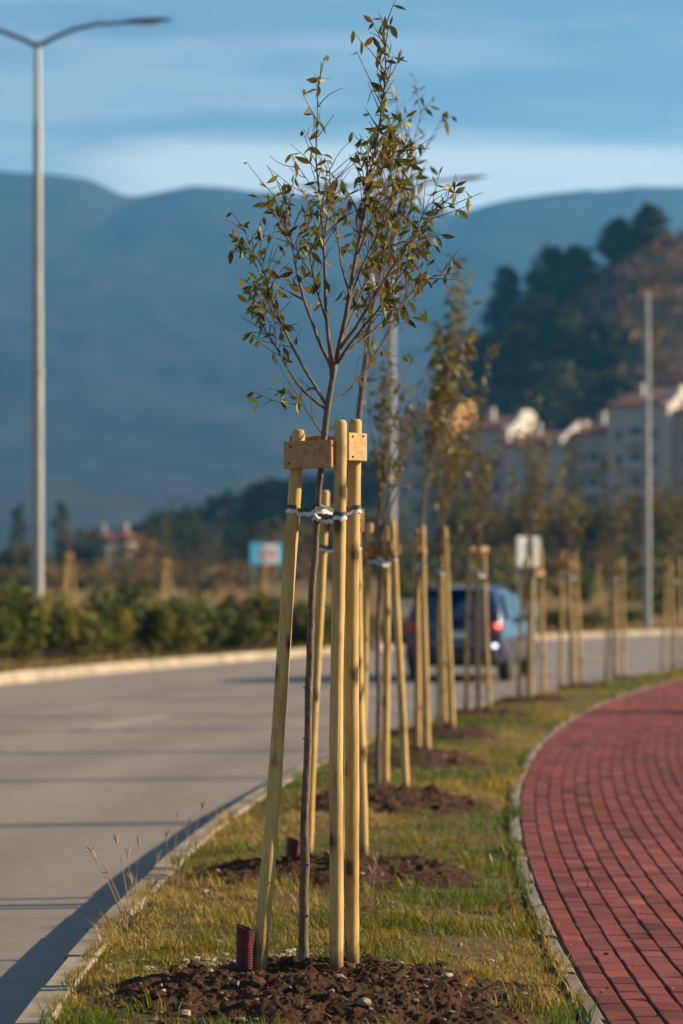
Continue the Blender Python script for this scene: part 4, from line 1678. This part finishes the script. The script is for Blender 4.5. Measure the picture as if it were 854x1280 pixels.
lamp = street_lamp(-6.62, 52.7, 'tall grey twin arm street lamp rising behind the hedge on the left', rad(-6))
street_lamp(1.50, 72.6, 'tall grey street lamp half hidden behind the young tree crowns', rad(-18), lamp)
street_lamp(11.95, 94.5, 'grey street lamp post before the wooded hill at the right', rad(-78), lamp)


# ------------------------------------------------------------------ hedge shrubs, far stakes, young trees across the road
def shrub(x, y, r, h, label, seed, group, pal=HEDGE, n=420, size=.075):
    rng = np.random.default_rng(seed)
    z = float(gz(x, y)) if y > 20 and x < float(far_x(min(y, 124))) + .5 else -.02
    root = empty('shrub', (x, y, z))
    tag(root, label, 'shrub', group)
    mb = MB()
    for k in range(5):
        a = rng.uniform(0, 6.28)
        mb.tube([(0, 0, -.05), (math.cos(a) * r * .25, math.sin(a) * r * .25, h * .4), (math.cos(a) * r * .55, math.sin(a) * r * .5, h * .8)], [.022, .014, .006], 5)
    mb.build('stem', M['bark'], root)
    lf = MB()
    bush(rng, lf, (0, 0, h * .48), (r, r, h * .55), n, size, pal, 9)
    lf.build('foliage', M['foliage'], root)
    return root


rs = random.Random(9)
k = 0
HS = [(-14, 800), (22, 800), (62, 802), (105, 805), (148, 804), (190, 806), (228, 802), (262, 804), (298, 800), (332, 797), (390, 794), (448, 790), (500, 788)]
for px, py in HS:
    Y = CAM_H * FPX / (py - HY) * .74
    Y = 48.5 + (px + 14) / 346 * 13
    x = (px - CX) / FPX * Y
    shrub(x, Y, rs.uniform(.6, .95), rs.uniform(1.1, 1.85) * (1 if px < 340 else .75), '%s leafy green shrub from the left in the hedge behind the far kerb' % ORD[k], 200 + k, 'hedge shrubs behind the far kerb', n=1100)
    k += 1
for q, (px, py) in enumerate([(4, 0), (42, 0), (84, 0), (128, 0), (170, 0), (210, 0), (246, 0), (281, 0), (316, 0), (350, 0), (372, 0), (412, 0)]):
    Y = 50.2 + (px + 14) / 346 * 13
    x = (px - CX) / FPX * Y
    shrub(x, Y, rs.uniform(.55, .85), rs.uniform(1.35, 1.95) * (1 if px < 345 else .7), '%s upright shrub from the left in the rear row of the roadside hedge' % ORD[q], 280 + q, 'hedge shrubs behind the far kerb', n=800)
k = 0
for px, Y in [(610, 80), (655, 85), (700, 88), (742, 94), (790, 99), (830, 104), (875, 108)]:
    x = (px - CX) / FPX * Y
    shrub(x, Y, rs.uniform(.6, 1.0), rs.uniform(.7, 1.1), '%s low green shrub from the left beyond the road behind the car' % ORD[k], 240 + k, 'low shrubs beyond the far bend', n=360, size=.1)
    k += 1
# unseen shrub added beside the pavement to cast a shadow over the bricks
shrub(6.6, 30.4, .75, 1.75, 'unseen round shrub added beyond the right edge to shadow the red paving', 260, 'shrubs beside the paving', n=900)


def far_planting(px, Y, ty, lab_t, lab_s, seed, hgt=3.4):
    x = (px - CX) / FPX * Y
    z = float(gz(x, Y))
    auto_tree((x, Y, z), hgt, seed, LEAFPAL_Y * .8, lab_t, 'young trees across the road', (0, 0), fork=2.1, leafy=.25, dens=8, lsize=.09, r0=.022)
    st = []
    for a in (.4, 2.5, 4.6):
        st.append(((x + .22 * math.cos(a), Y + .22 * math.sin(a), z - .05), (x + .08 * math.cos(a), Y + .08 * math.sin(a), z + 2.2)))
    tree_support((x, Y, z), st, lambda zz: Vector((x, Y, z + zz)), lab_s, 'tree stakes across the road', seed + 1, [(0, 1, 2.05, .10, 1, (.03, .03)), (1, 2, 2.05, .10, 1, (.03, .03)), (0, 2, 2.08, .10, -1, (.03, .03))], ties=False)


far_planting(86, 60, 675, 'thin young tree across the road just right of the left street lamp', 'brown tree stakes across the road just right of the left street lamp', 300)
far_planting(208, 62, 678, 'thin young tree across the road midway between left lamp and blue billboard', 'brown tree stakes across the road midway between left lamp and blue billboard', 310)
far_planting(331, 66, 690, 'thin young tree rising in front of the blue billboard', 'brown tree stakes standing in front of the blue billboard', 320)
far_planting(748, 101, 695, 'thin young tree across the road just left of the far lamp post', 'brown tree stakes across the road just left of the far lamp post', 330)


# ------------------------------------------------------------------ signs and low wall
def billboard(px, py, Y, w, h, name, label, kind):
    c = P(px, py, Y)
    gzv = float(gz(c.x, c.y))
    root = empty(name, (c.x, c.y, gzv), rad(24))
    tag(root, label, 'sign')
    zc = c.z - gzv
    mb = MB(); mb.box((0, 0, zc), (w, .10, h), bevel=.02)
    mat = simple('sky_blue_panel' if kind == 'blue' else 'white_panel', (.05, .36, .62) if kind == 'blue' else (.72, .72, .70), .5)
    pn = mb.build('panel', mat, root)
    if kind == 'blue':
        mb = MB(); mb.box((w * .12, -.056, zc), (w * .46, .008, h * .82)); mb.build('poster', simple('poster_white', (.66, .62, .60), .5), pn)
        mb = MB()
        mb.box((w * .20, -.064, zc - h * .05), (w * .10, .006, h * .5)); mb.box((w * .04, -.064, zc + h * .02), (w * .07, .006, h * .36)); mb.box((-w * .20, -.056, zc - h * .1), (w * .10, .008, h * .30))
        mb.build('poster_figures', simple('poster_red', (.40, .10, .10), .5), pn)
    else:
        mb = MB(); mb.box((w * .06, -.056, zc + h * .05), (w * .40, .008, h * .5)); mb.build('symbol', simple('sign_grey', (.34, .37, .37), .5), pn)
    for sx in (-1, 1):
        mb = MB(); mb.tube([(sx * w * .36, .09, -.2), (sx * w * .36, .09, zc + h * .4)], .05 if w > 2 else .03, 8); mb.build('post', M['gal'], root)


billboard(333, 692, 150, 2.15, 1.35, 'billboard', 'sky blue billboard with pale poster among bushes left of the nearest stakes', 'blue')
billboard(660, 690, 70, .74, .88, 'road_sign', 'white rectangular road sign behind the seventh set of stakes', 'white')

wall_m = simple('pale_plaster', (.52, .44, .35), .85, scale=6, var=.15)
for (px, Y, w, h, lab) in [(516, 80, 1.1, 1.05, 'pale low wall piece left of the blue car roof'), (653, 93, 1.4, .8, 'pale low wall piece right of the blue car'), (72, 55.0, .42, 1.0, 'grey utility box at the foot of the left street lamp'), (560, 90, 2.2, .9, 'pale low wall piece behind the blue car')]:
    x = (px - CX) / FPX * Y
    z = float(gz(x, Y))
    mb = MB()
    mb.box((0, 0, h / 2 - .1), (w, .25, h + .2), bevel=.02)
    mb.box((0, 0, h + .035), (w + .06, .31, .06), bevel=.015)
    o = mb.build('utility_box' if 'box' in lab else 'low_wall', simple('box_grey', (.33, .31, .33), .6, scale=8, var=.15) if 'box' in lab else wall_m)
    o.location = (x, Y, z); o.rotation_euler = (0, 0, rad(12))
    tag(o, lab, 'utility box' if 'box' in lab else 'wall', None if 'box' in lab else 'low wall pieces beyond the road')


# ------------------------------------------------------------------ houses
def house_mats():
    M['wallw'] = simple('pale_render', (.39, .36, .325), .85, scale=2, var=.1)
    M['wallo'] = simple('ochre_render', (.46, .27, .12), .85, scale=2, var=.1)
    M['tile'] = simple('terracotta_tile', (.17, .055, .036), .8, scale=4, var=.3)
    M['winm'] = simple('dark_window', (.02, .025, .03), .2)
    M['winf'] = simple('window_frame', (.45, .44, .42), .6)


house_mats()


def block(x, y, ztop, w, d, rz, label, seed, fin='curved', ochre=False):
    """four-storey apartment block: rendered walls, lean-to tiled roof, parapet wall on the sunny side, windows and balconies"""
    rng = np.random.default_rng(seed)
    c = Vector((x, y, ztop))
    zg = float(gz(c.x, c.y)) - 1.5
    H = c.z - zg
    root = empty('apartment_block', (c.x, c.y, zg), rz)
    tag(root, label, 'building', 'apartment blocks below the hill')
    mb = MB(); mb.box((0, 0, (H - 2.0) / 2), (w, d, H - 2.0)); mb.build('wall', M['wallw'], root)
    # tiled roof falling to the front
    v = [(-w / 2 - .1, -d / 2 - .6, H - 2.2), (w / 2 + .0, -d / 2 - .6, H - 2.2), (w / 2 + .0, d / 2 + .1, H - .35), (-w / 2 - .1, d / 2 + .1, H - .35)]
    v2 = [(a, b, e - .22) for a, b, e in v]
    mb = MB(); mb.add(v + v2, [(0, 1, 2, 3), (7, 6, 5, 4), (0, 4, 5, 1), (1, 5, 6, 2), (2, 6, 7, 3), (3, 7, 4, 0)])
    rf = mb.build('roof', M['tile'], root)
    mb = MB(); mb.box((-w * .2, d * .15, H - .2), (.8, .6, 1.6)); mb.build('chimney', M['wallw'], rf)
    # parapet wall on the +x side
    prof = []
    if fin == 'curved':
        for t in np.linspace(0, math.pi, 14):
            prof.append((d * .22 + d * .30 * math.cos(t), H - .9 + 1.1 * math.sin(t) ** .7))
        prof = [(d / 2 + .15, 0), (d / 2 + .15, H - 1.4)] + prof + [(-d / 2 - .3, H - 2.6), (-d / 2 - .3, 0)]
    else:
        prof = [(d / 2 + .15, 0), (d / 2 + .15, H + .7), (d * .2, H + .7), (-d / 2 - .7, H - 1.9), (-d / 2 - .7, H - 3.0), (-d / 2 - .1, H - 3.2), (-d / 2 - .1, 0)]
    n = len(prof)
    v = [(w / 2 + .003, a, b) for a, b in prof] + [(w / 2 + .55, a, b) for a, b in prof]
    f = [list(range(n)), list(range(2 * n - 1, n - 1, -1))] + [[i, n + i, n + (i + 1) % n, (i + 1) % n] for i in range(n)]
    mb = MB(); mb.add(v, f); mb.build('parapet', M['wallo'] if ochre else simple('white_render', (.44, .41, .375), .8), root)
    fl = int((H - 3.5) / 3.0)
    for k in range(fl):
        z = 1.9 + k * 3.0
        for q, xx in enumerate(np.linspace(-w * .30, w * .30, 3)):
            mb = MB()
            ww, hh = (1.1, 1.4) if q != 1 else (1.7, 2.1)
            mb.box((xx, -d / 2 - .01, z), (ww, .12, hh)); o = mb.build('window', M['winf'], root)
            mb = MB(); mb.box((xx, -d / 2 - .075, z), (ww - .16, .03, hh - .16)); mb.build('pane', M['winm'], o)
        mb = MB()
        mb.box((0, -d / 2 - .55, z - 1.15), (2.9, 1.0, .16)); mb.box((0, -d / 2 - 1.02, z - .62), (2.9, .08, .9))
        mb.box((-1.42, -d / 2 - .55, z - .62), (.06, .9, .9)); mb.box((1.42, -d / 2 - .55, z - .62), (.06, .9, .9))
        mb.build('balcony', M['wallw'], root)
        mb = MB(); mb.box((w / 2 + .56, -d * .18, z), (.04, .9, 1.2)); o = mb.build('window', M['winf'], root)
        mb = MB(); mb.box((w / 2 + .585, -d * .18, z), (.03, .76, 1.06)); mb.build('pane', M['winm'], o)


BLR = rad(-34)
BL = [(7.2, 25.2, 'curved', True, 'leftmost apartment block, ochre rounded parapet behind the stakes'),
      (6.4, 24.0, 'curved', False, 'second apartment block with white rounded parapet'),
      (7.6, 21.8, 'slope', False, 'third apartment block with red roof and sloping white parapet'),
      (6.0, 23.0, 'slope', True, 'fourth apartment block, narrow and dark with small ochre top'),
      (7.6, 25.9, 'curved', False, 'apartment block with red roof behind the far lamp post'),
      (7.6, 25.0, 'slope', False, 'last apartment block, cut by the right edge')]
bx, by = 8.6, 306.0
for i, (w, H, fin, oc, lab) in enumerate(BL):
    cx_, cy_ = bx + math.cos(BLR) * w / 2, by + math.sin(BLR) * w / 2
    block(cx_, cy_, H, w, 6.5, BLR, lab, 400 + i, fin, oc)
    bx += math.cos(BLR) * (w + .555); by += math.sin(BLR) * (w + .555)
    so = (3.0, -1.2, 2.4, -3.4, 1.4, 0)[i]
    bx -= math.sin(BLR) * so; by += math.cos(BLR) * so


def villa(px, Y, ytop, w, d, H, rz, label, seed):
    c = P(px, ytop, Y)
    zg = c.z - H
    root = empty('house', (c.x, c.y, zg), rz)
    tag(root, label, 'house', 'distant houses')
    mb = MB(); mb.box((0, 0, (H - 2.6) / 2 - 2), (w, d, H - 2.6 + 4)); mb.build('wall', M['wallw'], root)
    e, r = H - 1.9, H - .4
    v = [(-w / 2 - .5, -d / 2 - .5, e), (w / 2 + .5, -d / 2 - .5, e), (w / 2 + .5, d / 2 + .5, e), (-w / 2 - .5, d / 2 + .5, e), (-w / 2 + 1.5, 0, r), (w / 2 - 1.5, 0, r)]
    mb = MB(); mb.add(v, [(0, 1, 5, 4), (1, 2, 5), (2, 3, 4, 5), (3, 0, 4), (3, 2, 1, 0)])
    rf = mb.build('roof', M['tile'], root)
    mb = MB(); mb.box((w * .2, 0, r - .2), (.7, .7, 1.6)); mb.build('chimney', M['wallw'], rf)
    for z in (1.6, 4.4):
        if z > H - 3.5: continue
        for xx in (-w * .33, 0, w * .33):
            mb = MB(); mb.box((xx, -d / 2 - .01, z), (1.3, .12, 1.4)); o = mb.build('window', M['winf'], root)
            mb = MB(); mb.box((xx, -d / 2 - .075, z), (1.1, .03, 1.2)); mb.build('pane', M['winm'], o)


villa(121, 330, 657, 3.9, 4.0, 6.6, rad(-10), 'small white house with red roof among trees right of the left lamp', 1)
villa(150, 345, 656, 3.6, 4.0, 6.0, rad(-14), 'pinkish house with bright red roof touching the white one', 2)
villa(848, 330, 462, 5, 4.5, 11, rad(-30), 'white house alone on the hill above the right apartment block', 3)


# ------------------------------------------------------------------ distant trees
def big_tree(loc, h, r, label, group, seed, pal, name='tree', size=.35, n=500, trunk_h=.35, shape='round'):
    rng = np.random.default_rng(seed)
    root = empty(name, loc)
    tag(root, label, 'tree', group)
    mb = MB()
    mb.tube([(0, 0, -1), (rng.normal(0, .1), 0, h * .3), (rng.normal(0, .2), rng.normal(0, .2), h * .75)], [h * .028, h * .02, h * .007], 7)
    for k in range(5):
        a = k * 1.26 + rng.uniform(0, .6)
        z = h * rng.uniform(trunk_h, .6)
        mb.tube([(0, 0, z), (math.cos(a) * r * .4, math.sin(a) * r * .4, z + h * .1), (math.cos(a) * r * .75, math.sin(a) * r * .75, z + h * .18)], [h * .011, h * .007, h * .003], 5)
    mb.build('trunk', M['bark'], root)
    lf = MB()
    if shape == 'cypress':
        for k in range(9):
            t = k / 8
            rr = r * (1 - t) ** .6 * (.55 + .45 * min(1, t * 4)) + .15
            p = blob_pts(rng, (rng.normal(0, r * .12), rng.normal(0, r * .12), h * (.12 + .85 * t)), (rr, rr, h * .09), n // 9)
            v, f = quads(rng, p, size)
            lf.add(v, f, np.repeat(cols(rng, pal, len(p)), 4, 0))
    elif shape == 'pine':
        for k in range(11):
            t = k / 10
            rr = r * (1.0 - .58 * t ** 2.6) * rng.uniform(.8, 1.2)
            z = h * (trunk_h + (1 - trunk_h) * t) - h * .03
            for q in range(4):
                a = rng.uniform(0, 6.28)
                c = (math.cos(a) * rr * .62, math.sin(a) * rr * .62, z + rng.normal(0, h * .02))
                m = n // 44
                p = blob_pts(rng, c, (rr * .62, rr * .62, h * .075), m)
                v, f = quads(rng, p, size)
                base = np.asarray(pal[rng.integers(len(pal))])
                lf.add(v, f, np.repeat(np.clip(base * rng.normal(1, .2, (m, 1)), .002, 1), 4, 0))
    else:
        bush(rng, lf, (0, 0, h * (.5 + trunk_h * .4)), (r, r, h * (.52 - trunk_h * .3)), n, size, pal, 14)
    lf.build('crown', M['foliage'], root)
    return root


PG = 'dark pines on the hill'
PN = [(632, 338, .98, 4.4, 'lone dark pine standing out at the left end of the hill skyline'), (688, 312, 1.0, 5.0, 'tall dark pine left in the pair against the mountain'),
      (720, 310, .99, 4.8, 'tall dark pine right in the pair against the mountain'), (664, 372, .9, 6.5, 'broad pine between the lone pine and the tall pair'),
      (592, 424, .9, 5.0, 'lowest dark pine where the hill meets the blue mountain'), (772, 294, 1.0, 3.8, 'dark pine on the skyline right of the tall pair'),
      (812, 278, 1.0, 3.8, 'dark pine farthest right on the hill top'), (645, 410, .75, 7.0, 'dark pine low on the shaded slope under the lone pine'),
      (700, 390, .75, 7.5, 'large dark pine in the slope under the tall pair'), (735, 400, .7, 7.0, 'dark pine in the slope beside the brown scrub'),
      (564, 474, .8, 5.0, 'dark pine low on the slope above the leftmost apartment block'), (670, 455, .5, 7.0, 'dark pine just above the second apartment block roof'),
      (740, 470, .45, 6.5, 'dark pine above the third apartment block roof')]
for i, (px, ytop, t, r, lab) in enumerate(PN):
    q = hill_at(px, t)
    h = max(7.0, (CAM_H - (ytop - HY) / FPX * q[1]) - q[2])
    big_tree(tuple(q - np.array([0, 0, .5])), h + .5, min(r, h * .60), lab, PG, 500 + i, DARKG, 'pine_tree', .60, 1900, .12, 'pine')

big_tree(tuple(P(24, 700, 320)), 7.2, 1.5, 'slim dark cypress at the left edge, left of the lamp', 'dark cypresses on the left', 540, DARKG, 'cypress_tree', .3, 400, .1, 'cypress')
big_tree(tuple(P(77, 705, 300)), 7.8, 1.7, 'slim dark cypress right of the left lamp', 'dark cypresses on the left', 541, DARKG, 'cypress_tree', .3, 400, .1, 'cypress')
LT = [(205, 720, 330, 12.5, 5.5, DARKG, 'dark round tree left in the clump between house and billboard'), (248, 718, 335, 11.5, 5.5, DARKG, 'dark round tree right in the clump between house and billboard'),
      (105, 722, 300, 8.0, 3.8, DARKG + OLIVE, 'olive green tree standing beside the small white house'), (180, 724, 290, 6.5, 4.0, AUTUMN, 'brown autumn tree in front of the dark clump'),
      (300, 722, 300, 9.0, 5.0, AUTUMN + OLIVE, 'rust brown tree behind the blue billboard at its left'), (360, 722, 290, 8.5, 5.0, AUTUMN, 'rust brown tree behind the blue billboard at its right'),
      (20, 725, 240, 4.8, 3.4, OLIVE, 'olive bushy tree at the left edge below the cypress'), (420, 722, 280, 9, 5, AUTUMN + OLIVE, 'brown tree behind the nearest stakes'),
      (480, 722, 270, 8.0, 4.6, OLIVE, 'olive tree behind the third set of stakes')]
for i, (px, py, Y, h, r, pal, lab) in enumerate(LT):
    p = P(px, py, Y)
    big_tree((p.x, p.y, float(gz(p.x, p.y)) - .2), h, r, lab, 'trees across the field on the left', 560 + i, pal, 'tree', .32, 700, .12)
RT = [(560, 215, 6.5, 3.2, OLIVE, 'olive tree below the leftmost apartment block'), (610, 205, 5.5, 3.0, OLIVE + AUTUMN, 'bushy tree behind the sixth stakes'),
      (655, 210, 6.5, 3.2, AUTUMN + DARKG, 'brown tree right behind the white sign'), (705, 205, 7.0, 3.4, OLIVE + AUTUMN, 'golden olive tree under the third apartment block'),
      (750, 200, 6.5, 3.2, DARKG, 'dark green tree left of the far lamp post'), (800, 205, 7.2, 3.4, DARKG + AUTUMN, 'dark green tree behind the far lamp post'), (848, 200, 7.2, 3.4, OLIVE + DARKG, 'green tree at the right edge under the last apartments')]
for i, (px, Y, h, r, pal, lab) in enumerate(RT):
    x = (px - CX) / FPX * Y
    big_tree((x, Y, float(gz(x, Y)) - .2), h, r, lab, 'trees below the apartment blocks', 600 + i, pal, 'tree', .26, 700, .1)


def masses():
    rng = np.random.default_rng(88)
    mb = MB()
    # scrub on the hill: dark on the shaded left shoulder, brown on the open right
    for k in range(2400):
        px = rng.uniform(70, 1250); t = rng.uniform(.0, 1.0)
        q = hill_at(px, t)
        right = sstep(690, 800, px + 60 * (t - .5) + rng.normal(0, 30))
        pal = BROWN + AUTUMN if rng.random() < .06 + right * .80 else DARKG + OLIVE[:1]
        r = rng.uniform(1.2, 2.8)
        base = np.asarray(pal[rng.integers(len(pal))])
        m = 22
        p = blob_pts(rng, q + np.array([0, 0, r * .35]), (r, r, r * .7), m)
        v, f = quads(rng, p, .62)
        mb.add(v, f, np.repeat(np.clip(base * rng.normal(1, .2, (m, 1)), .002, 1), 4, 0))
    tag(mb.build('scrub', M['foliage']), 'low scrub and small trees covering the hillside', 'scrub', kind='stuff')
    mb = MB()
    for k in range(1000):
        Y = rng.uniform(116, 330)
        px = rng.uniform(-150, 1050)
        x = (px - CX) / FPX * Y
        if px < 500 and Y < 185: continue
        if px < 500: pal, r = (AUTUMN + BROWN + DARKG + OLIVE), rng.uniform(.8, max(1.0, 1.0 + (Y - 150) / 75))
        else: pal, r = (OLIVE + OLIVE + DARKG + AUTUMN + HEDGE), rng.uniform(.5, .9 + (Y - 100) / 160)
        z = float(gz(x, Y))
        bush(rng, mb, (x, Y, z + r * .7), (r * 1.2, r * 1.2, r), 60, .25, pal, 4)
    tag(mb.build('undergrowth', M['foliage']), 'tangled brown and olive undergrowth between the field and the trees', 'undergrowth', kind='stuff')


masses()
